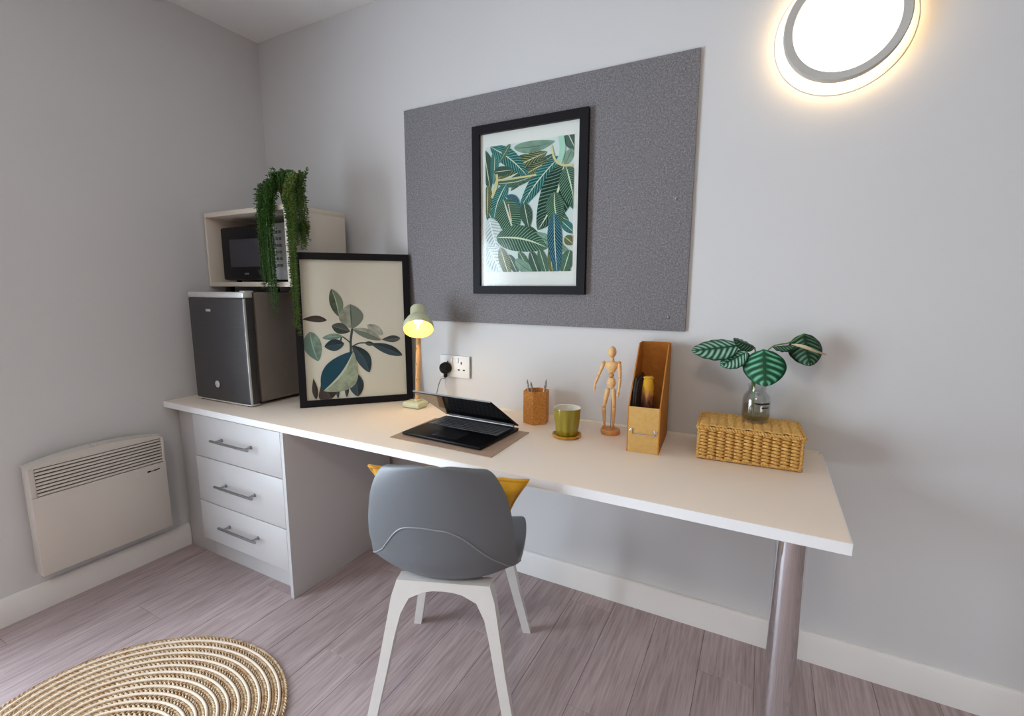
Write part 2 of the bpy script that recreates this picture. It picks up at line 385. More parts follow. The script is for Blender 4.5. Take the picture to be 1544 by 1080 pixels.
# ------------------------------------------------------------------ pin board and wall lamp
def felt():
    t = NT('grey felt'); v = t.coord('Object')
    a = t.noise(620, 3, v, .8); b = t.noise(170, 3, v, .7); c = t.noise(3, 2, v)
    col = t.ramp(t.math('ADD', t.math('MULTIPLY', a, .55), t.math('MULTIPLY', b, .45)), [(.30, srgb(70, 69, 72)), (.5, srgb(127, 125, 128)), (.70, srgb(184, 181, 185))])
    t.l(t.mix(t.math('MULTIPLY', c, .12), col, srgb(116, 114, 120)), t.b.inputs['Base Color']); t.b.inputs['Roughness'].default_value = .95; t.b.inputs['Specular IOR Level'].default_value = .1
    t.bump(a, .35, .001); return t.m
BX0, BX1, BZ0, BZ1 = .993, 2.2535, 1.135, 2.079
board = thing('pin_board', 'large grey felt pin board fixed to the wall', 'pin board', (BX0, 0, BZ0))
m = MB(); m.span((0, -.012, 0), (BX1-BX0, -.0005, BZ1-BZ0), .001); m.build('felt_panel', felt(), board)
for px, pz in ((.045, .89), (.632, .887), (1.212, .887), (.05, .474), (1.206, .467), (.627, .044), (1.20, .05), (.05, .05)):
    m = MB(); m.lathe([(.0001, .0035), (.003, .003), (.0048, .0015), (.0052, 0)][::-1], 14, (px, -.0119, pz), Matrix.Rotation(R(90), 3, 'X')); m.build('screw', M['steel'], board)

WLX, WLZ, WLR = 2.647, 2.045, .155
wl = thing('wall_lamp', 'round glowing wall lamp with grey metal rim', 'lamp', (WLX, 0, WLZ))
rx = Matrix.Rotation(R(90), 3, 'X')
M['acrylic'] = simple('frosted acrylic', (.86, .83, .76, 1), .4, var=.01)
m = MB(); m.lathe([(.177, .0004), (.177, .002), (.175, .003), (.05, .003)], 72, (0, 0, 0), rx); m.build('back_plate', M['acrylic'], wl, 40)
m = MB(); m.lathe([(.1, .003), (.1, .0355)], 48, (0, 0, 0), rx); m.build('housing', M['white_pl'], wl)
DZ = .005
sh_ = lambda P: [(r, z+DZ) for r, z in P]
m = MB(); m.lathe(sh_([(.112, .0302), (.148, .0302), (.148, .0308), (.112, .0308), (.112, .0302)]), 72, (0, 0, 0), rx, caps=False); m.build('halo_light', emission('warm halo led', (1, .74, .40), 9), wl)
m = MB(); m.lathe(sh_([(.100, .031), (WLR, .031), (WLR, .050), (WLR-.003, .054), (WLR-.024, .052), (WLR-.026, .046), (WLR-.026, .0335), (.100, .0335)]), 96, (0, 0, 0), rx); m.build('rim', simple('grey metal rim', srgb(190, 187, 182), .5, 0, var=.02), wl, 40, 'grey metal rim')
m = MB(); m.lathe(sh_([(WLR-.0265, .0345), (WLR-.0265, .047), (WLR-.04, .050), (.05, .052), (.0001, .0522)]), 72, (0, 0, 0), rx); m.build('diffuser', emission('warm white diffuser', (1, .88, .62), 2.6), wl, 40, 'glowing warm white diffuser')

cl = thing('added_ceiling_lamp', 'round white fill lamp added on the ceiling out of view', 'lamp', (2.4, -2.7, H))  # added lamp out of view, brightens floor, desk top and left wall
MB().lathe([(.23, -.0005), (.23, -.035), (.225, -.04), (.205, -.04)], 48).build('rim', M['white_pl'], cl)
MB().lathe([(.204, -.0405), (.19, -.052), (.1, -.058), (.0001, -.06)], 48, caps=False).build('diffuser', emission('added ceiling fill', (1, .84, .64), 24), cl)

# ------------------------------------------------------------------ framed prints
def leaf_print(name, base, vein, rib, freq=16, w=.13, two=None):
    """printed leaf: u along, v across (0..1); pale veins and midrib"""
    t = NT(name); sp = t.n('ShaderNodeSeparateXYZ'); t.l(t.coord('UV'), sp.inputs[0]); U, V = sp.outputs[0], sp.outputs[1]
    av = t.math('ABSOLUTE', t.math('SUBTRACT', t.math('MULTIPLY', V, 2), 1))
    ph = t.math('FRACT', t.math('MULTIPLY', t.math('SUBTRACT', U, t.math('MULTIPLY', av, .16)), freq))
    line = t.math('LESS_THAN', ph, w*1.9)
    n = t.noise(26, 3, t.coord('Object'), .6)
    dk = tuple(x*.55 for x in base[:3])+(1,)
    c = t.ramp(n, [(.35, dk), (.62, base)])
    if two: c = t.mix(t.math('GREATER_THAN', V, .5), c, two)
    c = t.mix(t.math('MULTIPLY', line, .85), c, vein)
    c = t.mix(t.math('LESS_THAN', av, .065), c, rib)
    t.l(c, t.b.inputs['Base Color']); t.b.inputs['Roughness'].default_value = .7; t.b.inputs['Specular IOR Level'].default_value = .2; return t.m
def framed(name, label, Wd, Hg, bar, dep, mat_w, paper, loc):
    """origin at the bottom centre of the back; the picture faces -y"""
    o = thing(name, label, 'picture', loc)
    a = Wd/2
    def bars(lo, hi, ax):
        # mitred bar
        m = MB()
        if ax == 'l': p = [(-a, 0), (-a+bar, bar), (-a+bar, Hg-bar), (-a, Hg)]
        elif ax == 'r': p = [(a, 0), (a, Hg), (a-bar, Hg-bar), (a-bar, bar)]
        elif ax == 'b': p = [(-a, 0), (a, 0), (a-bar, bar), (-a+bar, bar)]
        else: p = [(-a, Hg), (-a+bar, Hg-bar), (a-bar, Hg-bar), (a, Hg)]
        m.prism(p, lambda p_, q_, d: (p_, d, q_), -dep, 0); m.build('frame_bar', M['black'], o, 0)
    for k in 'lrbt': bars(0, 0, k)
    MB().span((-a+bar*.7, -.004, bar*.7), (a-bar*.7, -.001, Hg-bar*.7)).build('backing_board', simple(name+' backing', (.25, .2, .15, 1), .8), o, 0)
    pr = MB().span((-a+bar*.8, -.0065, bar*.8), (a-bar*.8, -.0045, Hg-bar*.8)).build('print', paper, o, 0, 'printed paper sheet')
    MB().span((-a+bar+.0003, -.0138, bar+.0003), (a-bar-.0003, -.0125, Hg-bar-.0003)).build('glass_pane', M['pane'], o, 0)
    return o, pr
def paper_mat(name, col): return simple(name, col, .7, var=.015, nscale=6, spec=.2)
class Printer:
    def __init__(s, pr, x0, x1, z0, z1): s.pr = pr; s.b = (x0, x1, z0, z1); s.d = -.0066
    def pt(s, a, t):
        a = min(1, max(0, a)); t = min(1, max(0, t)); x0, x1, z0, z1 = s.b
        return (lerp(x0, x1, a), lerp(z1, z0, t))
    def leaf(s, a, b, wd, mat, bend=0, fat=.42, name='printed_leaf', pw=.75):
        (ax, at_), (bx_, bt) = a, b; s.d -= .00009; d = s.d
        x0, x1, z0, z1 = s.b; asp = (z1-z0)/(x1-x0)
        A = Vector((ax, at_*asp)); B = Vector((bx_, bt*asp)); L = B-A; nn = Vector((-L.y, L.x)).normalized()
        def fn(u, v):
            prof = (math.sin(math.pi*min(1, u**(math.log(.5)/math.log(fat))))**pw) if 0 < u < 1 else 0
            c = A+L*u+nn*bend*math.sin(math.pi*u)
            p = c+nn*(v*2-1)*wd*.5*prof
            q = s.pt(p.x, p.y/asp); return (q[0], d, q[1])
        return MB().grid(fn, 22, 6).build(name, mat, s.pr, 0)
    def poly(s, pts, mat, name='printed_shape'):
        s.d -= .00009; d = s.d; m = MB(); q = [s.pt(*p) for p in pts]
        m.add([(x, d, z) for x, z in q], [tuple(range(len(q)))]); return m.build(name, mat, s.pr, 0)
    def stem(s, pts, wd, mat, name='printed_stem'):
        s.d -= .00009; d = s.d; x0, x1, z0, z1 = s.b; asp = (z1-z0)/(x1-x0); P = [Vector(crom([(p[0], p[1]*asp) for p in pts], (len(pts)-1)*k/16)) for k in range(17)]
        vs = []
        for k, p in enumerate(P):
            t = (P[min(16, k+1)]-P[max(0, k-1)]).normalized(); n = Vector((-t.y, t.x))*wd/2
            for q in (p+n, p-n): g = s.pt(q.x, q.y/asp); vs.append((g[0], d, g[1]))
        m = MB(); m.add(vs, [(2*k, 2*k+1, 2*k+3, 2*k+2) for k in range(16)]); return m.build(name, mat, s.pr, 0)

# print of large tropical leaves on the pin board
art, pr = framed('tropical_print', 'black framed tropical leaf print on the pin board', .508, .687, .034, .022, .05, paper_mat('print paper', srgb(236, 234, 230)), (1.6235, -.0125, 1.263))
g = Printer(pr, -.196, .196, .092, .602)
mint = paper_mat('mint ground', srgb(214, 226, 224))
g.poly([(0, 0), (1, 0), (1, 1), (0, 1)], mint, 'print_ground')
V1 = srgb(160, 200, 180); RB = srgb(214, 222, 196)
pT = leaf_print('print teal leaf', srgb(24, 98, 98), srgb(120, 190, 178), RB, 15); pG = leaf_print('print green leaf', srgb(34, 82, 62), srgb(146, 184, 156), RB, 18)
pO = leaf_print('print olive leaf', srgb(72, 82, 42), srgb(176, 184, 130), RB, 14); pB = leaf_print('print blue leaf', srgb(24, 74, 98), srgb(104, 172, 182), RB, 18)
pD = leaf_print('print deep leaf', srgb(20, 56, 48), srgb(118, 164, 138), RB, 18); pS = leaf_print('print sage leaf', srgb(150, 182, 160), srgb(70, 110, 92), srgb(70, 110, 92), 18, .2)
pW = leaf_print('print pale leaf', srgb(186, 204, 206), srgb(226, 234, 234), srgb(238, 242, 240), 10, .3); pY = paper_mat('print stem', srgb(214, 206, 150)); pM = paper_mat('print mint stem', srgb(170, 214, 192))
for a, b, wd, mt, bd in [
    ((.62, .20), (.30, .36), .10, pD, .02), ((.50, .10), (.20, .20), .09, pD, 0), ((.66, .30), (.86, .46), .12, pD, 0), ((.70, .48), (.96, .62), .14, pG, .02), ((.40, .66), (.66, .74), .14, pD, 0), ((.02, .48), (.20, .70), .12, pT, .02), ((.28, .86), (.40, 1.03), .10, pD, 0), ((.40, .84), (.54, 1.0), .10, pG, 0), ((.88, .62), (1.03, .72), .10, pT, 0), ((.88, .90), (.98, 1.04), .10, pD, 0),
    ((.34, .035), (.80, .03), .12, pS, .02), ((.92, -.03), (1.02, .12), .14, pD, 0), ((.98, .10), (.90, .22), .10, pS, 0),
    ((.72, .10), (.10, .27), .13, pO, .02), ((.80, .12), (.22, .30), .10, pD, -.02), ((.78, .17), (.40, .28), .10, pO, .02),
    ((-.02, .02), (.06, .34), .16, pD, .0), ((.03, .30), (.02, .55), .12, pO, 0), ((.12, .02), (.10, .30), .10, pT, 0),
    ((.06, .0), (.52, .28), .17, pT, -.03), ((.30, .0), (.16, .14), .06, pG, 0), ((.10, .20), (.34, .20), .10, pD, .0),
    ((.86, .14), (.40, .52), .17, pT, .03), ((.14, .29), (.62, .25), .10, pG, .03),
    ((.90, .20), (.62, .68), .36, pD, -.05), ((.92, .22), (1.05, .56), .24, pG, .0), ((.80, .40), (.86, .66), .20, pG, .02),
    ((.26, .30), (.10, .58), .16, pT, .03), ((.24, .40), (.42, .54), .18, pB, .0), ((.22, .42), (.36, .72), .30, pG, .0), ((.46, .46), (.52, .66), .14, pD, 0),
    ((.04, .56), (.14, .82), .22, pW, .0), ((.02, .78), (.22, 1.04), .20, pW, .0),
    ((.56, .70), (.98, .86), .12, pS, .0), ((.92, .74), (1.02, .80), .10, pO, 0), ((.98, .84), (.90, 1.03), .14, pG, 0),
    ((.13, .72), (.74, .82), .27, pG, -.04), ((.18, .80), (.30, 1.06), .13, pO, 0), ((.36, .90), (.64, 1.02), .12, pS, .02),
    ((.54, .84), (.66, 1.06), .12, pD, 0), ((.64, .82), (.74, 1.05), .10, pG, 0), ((.76, .82), (.80, 1.05), .08, pO, 0),
    ((.80, .55), (.85, 1.04), .16, pB, .01)]:
    g.leaf(a, b, wd, mt, bd)
g.stem([(.86, -.01), (.88, .10), (.84, .20)], .06, pM); g.stem([(.99, .22), (.88, .21), (.80, .16), (.76, .06)], .022, pY); g.stem([(.10, .34), (.15, .27), (.24, .27), (.60, .26)], .018, pY); g.stem([(.14, .22), (.14, .30), (.08, .40)], .03, pY)
g.stem([(.28, .46), (.32, .60)], .012, paper_mat('print pink rib', srgb(220, 190, 170)))

# rubber plant print leaning on the desk
PB = Vector((.850, -.222, DT+.0005)); pang = math.atan2(.36, .338); plean = R(3.2)
lean, pr = framed('rubber_plant_print', 'black framed rubber plant print leaning beside the mini fridge', .503, .690, .030, .019, .0, paper_mat('cream paper', srgb(232, 222, 207)), PB)
lean.rotation_euler = Matrix.Rotation(pang, 3, 'Z').to_4x4().to_3x3().__matmul__(Matrix.Rotation(-plean, 3, 'X')).to_euler()
g = Printer(pr, -.2205, .2205, .031, .659)
def pc(x, y): return ((x-108)/618, (y-120)/868)
def two(name, a, b, rib): return leaf_print(name, a, a, rib, 3, .0, b)
q1 = two('rubber sage leaf', srgb(92, 108, 84), srgb(128, 140, 116), srgb(196, 198, 178)); q2 = two('rubber pale leaf', srgb(176, 176, 160), srgb(122, 128, 116), srgb(90, 100, 90))
q3 = two('rubber dark leaf', srgb(70, 76, 72), srgb(84, 90, 86), srgb(120, 126, 118)); q4 = two('rubber navy leaf', srgb(40, 60, 70), srgb(58, 78, 88), srgb(70, 92, 100))
q5 = two('rubber teal leaf', srgb(176, 184, 158), srgb(20, 74, 94), srgb(206, 208, 190)); q6 = two('rubber mint leaf', srgb(142, 166, 150), srgb(112, 142, 132), srgb(180, 196, 180))
q7 = two('rubber beige leaf', srgb(196, 190, 176), srgb(184, 178, 164), srgb(170, 166, 152)); q8 = paper_mat('rubber stem', srgb(70, 82, 80)); q9 = two('rubber brown leaf', srgb(66, 52, 50), srgb(74, 62, 58), srgb(90, 76, 70))
sc_ = 1/618
g.stem([pc(398, 545), pc(385, 620), pc(382, 690), pc(365, 780), pc(352, 880)], 15*sc_, q8); g.stem([pc(330, 595), pc(318, 640), pc(300, 665)], 10*sc_, q8); g.stem([pc(335, 595), pc(375, 630), pc(382, 660)], 8*sc_, q8); g.stem([pc(385, 665), pc(440, 640), pc(510, 645)], 9*sc_, q8); g.stem([pc(372, 730), pc(420, 722), pc(455, 705)], 8*sc_, q8)
for a, b, wd, mt, bd, ft in [
    ((490, 525), (590, 590), 62, q7, 0, .5), ((100, 483), (248, 490), 42, q9, -6, .6), ((145, 560), (185, 745), 105, q6, 8, .45), ((215, 600), (335, 590), 40, q6, 0, .5), ((225, 655), (345, 640), 75, q4, 0, .5),
    ((322, 470), (284, 296), 80, q1, 6, .5), ((396, 548), (392, 392), 150, q2, 0, .5), ((385, 565), (274, 525), 70, q3, 0, .55), ((400, 550), (575, 625), 62, q2, -6, .5), ((470, 640), (530, 652), 30, q3, 0, .5), ((575, 622), (698, 618), 46, q3, 0, .6), ((505, 645), (708, 730), 64, q4, -4, .55),
    ((395, 655), (492, 832), 88, q4, -16, .5), ((372, 790), (415, 985), 92, q4, -10, .6), ((352, 830), (344, 985), 28, q4, 0, .6), ((292, 840), (290, 990), 24, q4, 0, .6), ((150, 850), (160, 985), 34, q9, 0, .6), ((190, 870), (250, 990), 120, q9, 0, .7),
    ((398, 690), (205, 935), 215, q5, -26, .55)]:
    g.leaf(pc(*a), pc(*b), wd*sc_, mt, bd*sc_, ft)

# ------------------------------------------------------------------ trailing plant
def plant_mat(name, a, b, c):
    t = NT(name); r = t.noise(240, 1, t.coord('Object')); t.l(t.ramp(r, [(.3, a), (.5, b), (.7, c)]), t.b.inputs['Base Color']); t.b.inputs['Roughness'].default_value = .5; t.b.inputs['Subsurface Weight'].default_value = 0; return t.m
M['trail'] = plant_mat('trailing foliage', srgb(22, 48, 18), srgb(52, 92, 32), srgb(96, 136, 54))
M['trail2'] = plant_mat('olive trailing foliage', srgb(40, 58, 22), srgb(84, 106, 40), srgb(130, 146, 66))
M['terracotta'] = simple('brown pot', srgb(96, 66, 46), .8, var=.12)
tp = thing('trailing_plant', 'trailing green plant spilling over the open cabinet', 'plant', (.575, -.300, CZ1))
m = MB(); m.lathe([(.036, .0005), (.040, .004), (.050, .075), (.054, .076), (.054, .088), (.047, .088), (.045, .070), (.0001, .068)], 28); pot = m.build('pot', M['terracotta'], tp, 40, 'small brown pot')
MB().lathe([(.044, .0685), (.02, .074), (.0001, .075)], 16).build('soil', simple('soil', (.03, .02, .015, 1), .95), tp)
def strand(pts, mat, n, size):
    P = spline(pts, 36); L = sum((P[k+1]-P[k]).length for k in range(35)); m = MB(); m.tube(P[::2], .0011, 4, caps=False)
    cnt = max(8, int(L/.0060)); d = Vector((0, 0, -1))
    for k in range(cnt):
        t = (k+rnd.random())/cnt*35; i = int(min(34, t)); p = P[i].lerp(P[i+1], t-i); tan = (P[i+1]-P[i]).normalized()
        for q in range(2):
            a = rnd.uniform(0, 6.283); o = tan.orthogonal().normalized(); o = (Matrix.Rotation(a, 3, tan) @ o); s = size*rnd.uniform(.7, 1.25)*(1-.35*k/cnt)
            out = (o*.8+tan*.35+Vector((0, 0, .15))).normalized(); side = out.cross(tan).normalized(); nn = out.cross(side)
            b = p; tip = p+out*s; w1 = p+out*s*.5+side*s*.30; w2 = p+out*s*.5-side*s*.30; tp_ = p+out*s*.5+nn*s*.14; bt = p+out*s*.5-nn*s*.14
            m.add([b, w1, tip, w2, tp_, bt], [(0, 1, 4), (1, 2, 4), (2, 3, 4), (3, 0, 4), (1, 0, 5), (2, 1, 5), (3, 2, 5), (0, 3, 5)])
    return m.build('trailing_stem', mat, tp, 0)
def loc(x, y, z): return (x-.575, y+.300, z-CZ1)
for k in range(46):      # over the front edge
    t = k/45; x = lerp(.480, .582, (t*7.3) % 1); y = -.388-rnd.uniform(0, .028); bot = rnd.choice([1.34, 1.40, 1.30, 1.46, 1.37, 1.28]) if k % 6 else rnd.uniform(1.12, 1.24)
    if bot < 1.26: x = rnd.uniform(.535, .580)
    z1 = CZ1+rnd.uniform(.035, .10)
    strand([loc(.575+rnd.uniform(-.035, .0), -.31+rnd.uniform(-.03, .02), CZ1+.072), loc(lerp(.56, x, .55), -.345, CZ1+.085+rnd.uniform(0, .035)), loc(x, y+.010, z1-.02), loc(x, y, CZ1-.05), loc(x+rnd.uniform(-.008, .008), y-.003, (CZ1+bot)/2-.02), loc(x+rnd.uniform(-.008, .008), y, bot)], M['trail'], 0, .0160)
for k in range(46):      # over the right side
    t = (k*.618) % 1; x = lerp(.655, .700, t); y = rnd.uniform(-.385, -.30); bot = rnd.uniform(1.44, 1.52)
    if k % 2: y = rnd.uniform(-.425, -.392); x = rnd.uniform(.662, .722); bot = rnd.choice([1.30, 1.36, 1.24, 1.25, 1.20, 1.08, 1.11, 1.16])
    if bot < 1.27: x = rnd.uniform(.700, .735); y = rnd.uniform(-.432, -.415)
    strand([loc(.59+rnd.uniform(-.01, .03), -.30+rnd.uniform(-.03, .02), CZ1+.072), loc(lerp(.60, x, .6), lerp(-.31, y, .5), CZ1+.09+rnd.uniform(0, .03)), loc(x-.006, y, CZ1+.02), loc(x, y, CZ1-.08), loc(x+rnd.uniform(-.006, .006), y, (CZ1+bot)/2-.03), loc(x+rnd.uniform(-.006, .006), y, bot)], M['trail2'] if rnd.random() < .7 else M['trail'], 0, .0160)
for k in range(44):      # crown
    a = rnd.uniform(0, 6.283); r = rnd.uniform(.02, .075)
    c = (.0+r*math.cos(a)*1.1, -.02+r*math.sin(a)*.8)
    strand([(c[0]*.4, c[1]*.4, .072), (c[0]*.8, c[1]*.8, .105+rnd.uniform(0, .035)), (c[0]*1.1, c[1]*1.1, .10+rnd.uniform(0, .05)), (c[0]*1.25, c[1]*1.25, .06+rnd.uniform(0, .05))], M['trail'], 0, .0165)
strand([(.03, 0, .08), (.07, -.01, .115), (.11, -.015, .125), (.135, -.02, .150)], M['trail'], 0, .014); strand([(.03, 0, .08), (.07, -.015, .105), (.12, -.02, .115), (.14, -.03, .128)], M['trail'], 0, .014)

# ------------------------------------------------------------------ socket, desk lamp
sk = thing('wall_socket', 'white double wall socket under the pin board', 'socket', (1.2475, 0, .926))
pl_ = MB().span((-.081, -.010, -.051), (.081, -.0005, .051), .003).build('faceplate', M['white_pl'], sk)
MB().span((.0815, -.009, -.050), (.085, -.0005, .050), .001).build('side_shadow', simple('grey socket shadow', (.33, .32, .32, 1), .5), sk, 0)  # grey strip paints the socket's shadow along its right side
for sx in (-.038, .038):
    MB().box((sx*.42, -.0115, .028), (.016, .004, .024), .0015).build('rocker_switch', M['white_pl'], sk)
    m = MB(); m.box((sx, -.0101, .018), (.006, .001, .012)); m.box((sx-.014, -.0101, -.014), (.011, .001, .006)); m.box((sx+.014, -.0101, -.014), (.011, .001, .006)); m.build('pin_hole', M['dark'], sk, 0)

M['lampgreen'] = simple('pale sage lamp enamel', srgb(203, 205, 172), .38, var=.02)
M['beech'] = simple('beech pole', srgb(205, 160, 110), .55, var=.14, nscale=25)
lb = Vector((1.125, -.150, DT))
dl = thing('desk_lamp', 'pale sage desk lamp with wooden pole beside the leaning print', 'lamp', lb)
m = MB(); m.span((-.048, -.036, .0005), (.048, .036, .028), .010, 4); m.build('base', M['lampgreen'], dl, 40)
ax = Vector((.42, -.53, -.73)).normalized(); sh = Vector((1.200, -.205, 1.112))-lb     # centre of the shade's mouth
neck = sh-ax*.105
m = MB(); m.tube([(.012, .004, .028), (.018, .006, .19), (.024, .008, .345)], .011, 14); pole = m.build('pole', M['beech'], dl, label='wooden pole')
m = MB(); m.lathe([(.016, 0), (.016, .010), (.012, .012)], 16, (.012, .004, .026)); m.box((.022, .008, .335), (.026, .03, .02), .004); m.build('collar', M['lampgreen'], pole)
for zz in (.06, .13, .20, .27): MB().ball((.0145+.035*zz-.002, -.0055, zz), .0022, 8, 5).build('peg_hole', M['dark'], pole)
m = MB(); m.tube([(.024, .008, .345), (.03, -.004, .365), tuple(neck+ax*.03)], .008, 12); m.build('joint', M['lampgreen'], dl)
zq = Vector((0, 0, 1)).rotation_difference(-ax).to_matrix()
prof = [(.064, 0), (.0655, .012), (.062, .030), (.050, .052), (.037, .066), (.034, .075), (.034, .112), (.031, .118), (.0001, .120)]
inn = [(.0001, .112), (.030, .110), (.0315, .075), (.034, .064), (.048, .049), (.059, .029), (.0628, .012), (.0625, .0005), (.064, 0)]
m = MB(); m.lathe(prof, 48, sh, zq, caps=False); shade = m.build('shade', M['lampgreen'], dl, 45, 'pale sage bell shade')
m = MB(); m.lathe(inn, 48, sh, zq, caps=False); m.build('shade_lining', simple('yellow cream lining', srgb(186, 164, 74), .6, var=.02), shade, 45, 'yellow cream lining')
m = MB(); m.ball(tuple(sh-ax*.052), .020, 16, 10); m.build('bulb', emission('warm bulb', (1, .84, .5), 5), shade)
m = MB(); m.lathe([(.012, .068), (.012, .108)], 16, sh, zq); m.build('bulb_holder', M['white_pl'], shade)
ld = bpy.data.lights.new('bulb_light', 'POINT'); ld.energy = 1.0; ld.color = (1, .70, .30); ld.shadow_soft_size = .021
lo = bpy.data.objects.new('bulb_light', ld); COL.objects.link(lo); lo.parent = dl; lo.location = sh-ax*.024
# cord and plug
cpts = [(1.165, -.125, .758), (1.178, -.07, .785), (1.17, -.03, .835), (1.178, -.020, .862), (1.200, -.020, .868), (1.206, -.022, .882)]
m = MB(); m.tube([Vector(p)-lb for p in spline(cpts, 26)], .0022, 8); cord = m.build('cord', simple('grey cord', (.18, .18, .18, 1), .5), dl, label='thin grey cord')
pg = Vector((1.206, -.028, .918))-lb
m = MB(); m.lathe([(.027, -.0175), (.028, -.004), (.025, .010), (.017, .018), (.0001, .020)], 28, pg, Matrix.Rotation(R(90), 3, 'X')); m.box(pg+Vector((0, .004, -.030)), (.013, .018, .03), .004); m.build('plug', M['black_pl'], cord, 40, 'round black plug')

# ------------------------------------------------------------------ desk mat and laptop
M['mat'] = simple('taupe desk mat', srgb(178, 150, 130), .7, var=.04, nscale=80, bump=.1)
mp = MB(); cs = [(1.330, -.545), (1.760, -.552), (1.752, -.255), (1.322, -.262)]
mp.prism(cs, lambda p, q, d: (p, q, d), DT+.0005, DT+.0025); dm = mp.build('desk_mat', M['mat'], None, 0); tag(dm, 'thin taupe desk mat under the laptop', 'desk mat')
lt = thing('laptop', 'slim black laptop with its lid half closed on the desk mat', 'laptop', (1.538, -.252, DT+.0028), R(-2.5))
lw, ldp, lth = .346, .262, .013
m = MB(); m.span((-lw/2, -ldp, .002), (lw/2, 0, lth), .003); lbase = m.build('base', M['black_pl'], lt)
MB().span((-lw/2+.012, -.128, lth+.0001), (lw/2-.012, -.020, lth+.0006)).build('keyboard_deck', simple('key deck', (.02, .02, .022, 1), .5), lbase, 0)
m = MB(); rows = 6
for r_ in range(rows):
    n = 15; kw = (lw-.034)/n
    for c_ in range(n):
        if r_ == 0 and 4 <= c_ <= 8:
            if c_ == 6: m.box((-lw/2+.017+kw*6.5, -.119, lth+.0014), (kw*5-.0025, .0145, .0016), .0004, None, 1)
            continue
        m.box((-lw/2+.017+kw*(c_+.5), -.119+r_*.0172, lth+.0014), (kw-.003, .0142, .0016), .0004, None, 1)
ko = m.build('keys', simple('dark keys', (.12, .12, .13, 1), .4), lbase, 0, 'dark grey keys'); ko['kind'] = 'stuff'
MB().span((-.055, -.235, lth+.0001), (.055, -.150, lth+.0005)).build('touchpad', simple('touchpad', (.022, .022, .024, 1), .25), lbase, 0)
for sx in (-1, 1):
    for yy in (-.02, -.24): MB().lathe([(.006, 0), (.006, .0025)], 10, (sx*.15, yy, 0)).build('foot', M['black_pl'], lbase)
MB().tube([(-lw/2+.02, -.004, lth+.003), (lw/2-.02, -.004, lth+.003)], .0045, 12).build('hinge', simple('grey hinge', (.35, .33, .32, 1), .35, .6), lt, label='grey hinge bar')
la = R(34); lr = Matrix.Rotation(-la, 3, 'X')       # lid swings from the back edge over the keys
def lidp(x, y, z): return Vector((0, -.003, lth+.006)) + lr @ Vector((x, y, z))
m = MB(); m.box((0, -.118, .003), (lw, .236, .006), .002); lid = m.build('lid', M['black_pl'], lt); lid.matrix_local = Matrix.Translation((0, -.003, lth+.006)) @ lr.to_4x4()
t = NT('black screen'); t.b.inputs['Base Color'].default_value = (.004, .004, .005, 1); t.b.inputs['Roughness'].default_value = .08
MB().span((-lw/2+.006, -.228, -.0008), (lw/2-.006, -.012, -.0001)).build('screen', t.m, lid, 0, 'glossy black screen')
MB().span((-lw/2+.0005, -.2368, .0005), (lw/2-.0005, -.2352, .0055)).build('lid_edge', simple('silver lid edge', (.4, .4, .41, 1), .35, .6), lid, 0)

# ------------------------------------------------------------------ things on the right of the desk
def cork():
    t = NT('cork'); v = t.coord('Object'); t.l(t.ramp(t.noise(190, 4, v, .75), [(.3, srgb(150, 88, 36)), (.5, srgb(206, 138, 66)), (.72, srgb(226, 168, 96))]), t.b.inputs['Base Color']); t.b.inputs['Roughness'].default_value = .85; t.bump(t.noise(300, 2, v), .3, .001); return t.m
M['cork'] = cork()
pp = thing('pencil_pot', 'hexagonal cork pencil pot by the wall', 'pencil pot', (1.712, -.108, DT+.0005), R(41))
m = MB(); rp = .0535; hp = .132
hexa = lambda r: [(r*math.cos(R(60*k)), r*math.sin(R(60*k))) for k in range(6)]
o_, i_ = hexa(rp), hexa(rp-.007)
vs_ = [(x, y, 0) for x, y in o_]+[(x, y, hp) for x, y in o_]+[(x, y, hp) for x, y in i_]+[(x, y, .006) for x, y in i_]
fs_ = [tuple(range(6))[::-1], tuple(range(18, 24))]
for k in range(6):
    j = (k+1) % 6; fs_ += [(k, j, 6+j, 6+k), (6+k, 6+j, 12+j, 12+k), (12+k, 12+j, 18+j, 18+k)]
m.add(vs_, fs_); m.build('body', M['cork'], pp, 0)
M['pen'] = simple('pale clear pen', srgb(205, 200, 190), .25, var=.05)
for k, (b, tpx, lab) in enumerate([((1.690, -.122), (1.672, -.110, .922), 'thin pale pen leaning left in the cork pencil pot'), ((1.700, -.100), (1.683, -.098, .912), 'pale pen nearest the left corner inside the cork pot'), ((1.728, -.100), (1.748, -.092, .926), 'tallest pale pen on the right of the cork pot'), ((1.722, -.118), (1.752, -.110, .910), 'short pale pen leaning right in the cork pot')]):
    B = Vector((b[0], b[1], DT+.0095)); T_ = Vector(tpx); d = (T_-B).normalized()
    o = thing('pen', lab, 'pen', B, 0, 'pens in the cork pot'); D = T_-B; e = d.orthogonal().normalized()
    MB().tube([(0, 0, 0), D*.9], .0035, 8).build('barrel', M['pen'], o); MB().tube([D*.9, D*.94, D], [.0038, .0035, .0012], 8).build('tip', simple('grey pen tip', (.28, .28, .29, 1), .4), o)
    MB().tube([D*.90+e*.004, D*.80+e*.0055], .0012, 6).build('clip', M['steel'], o)

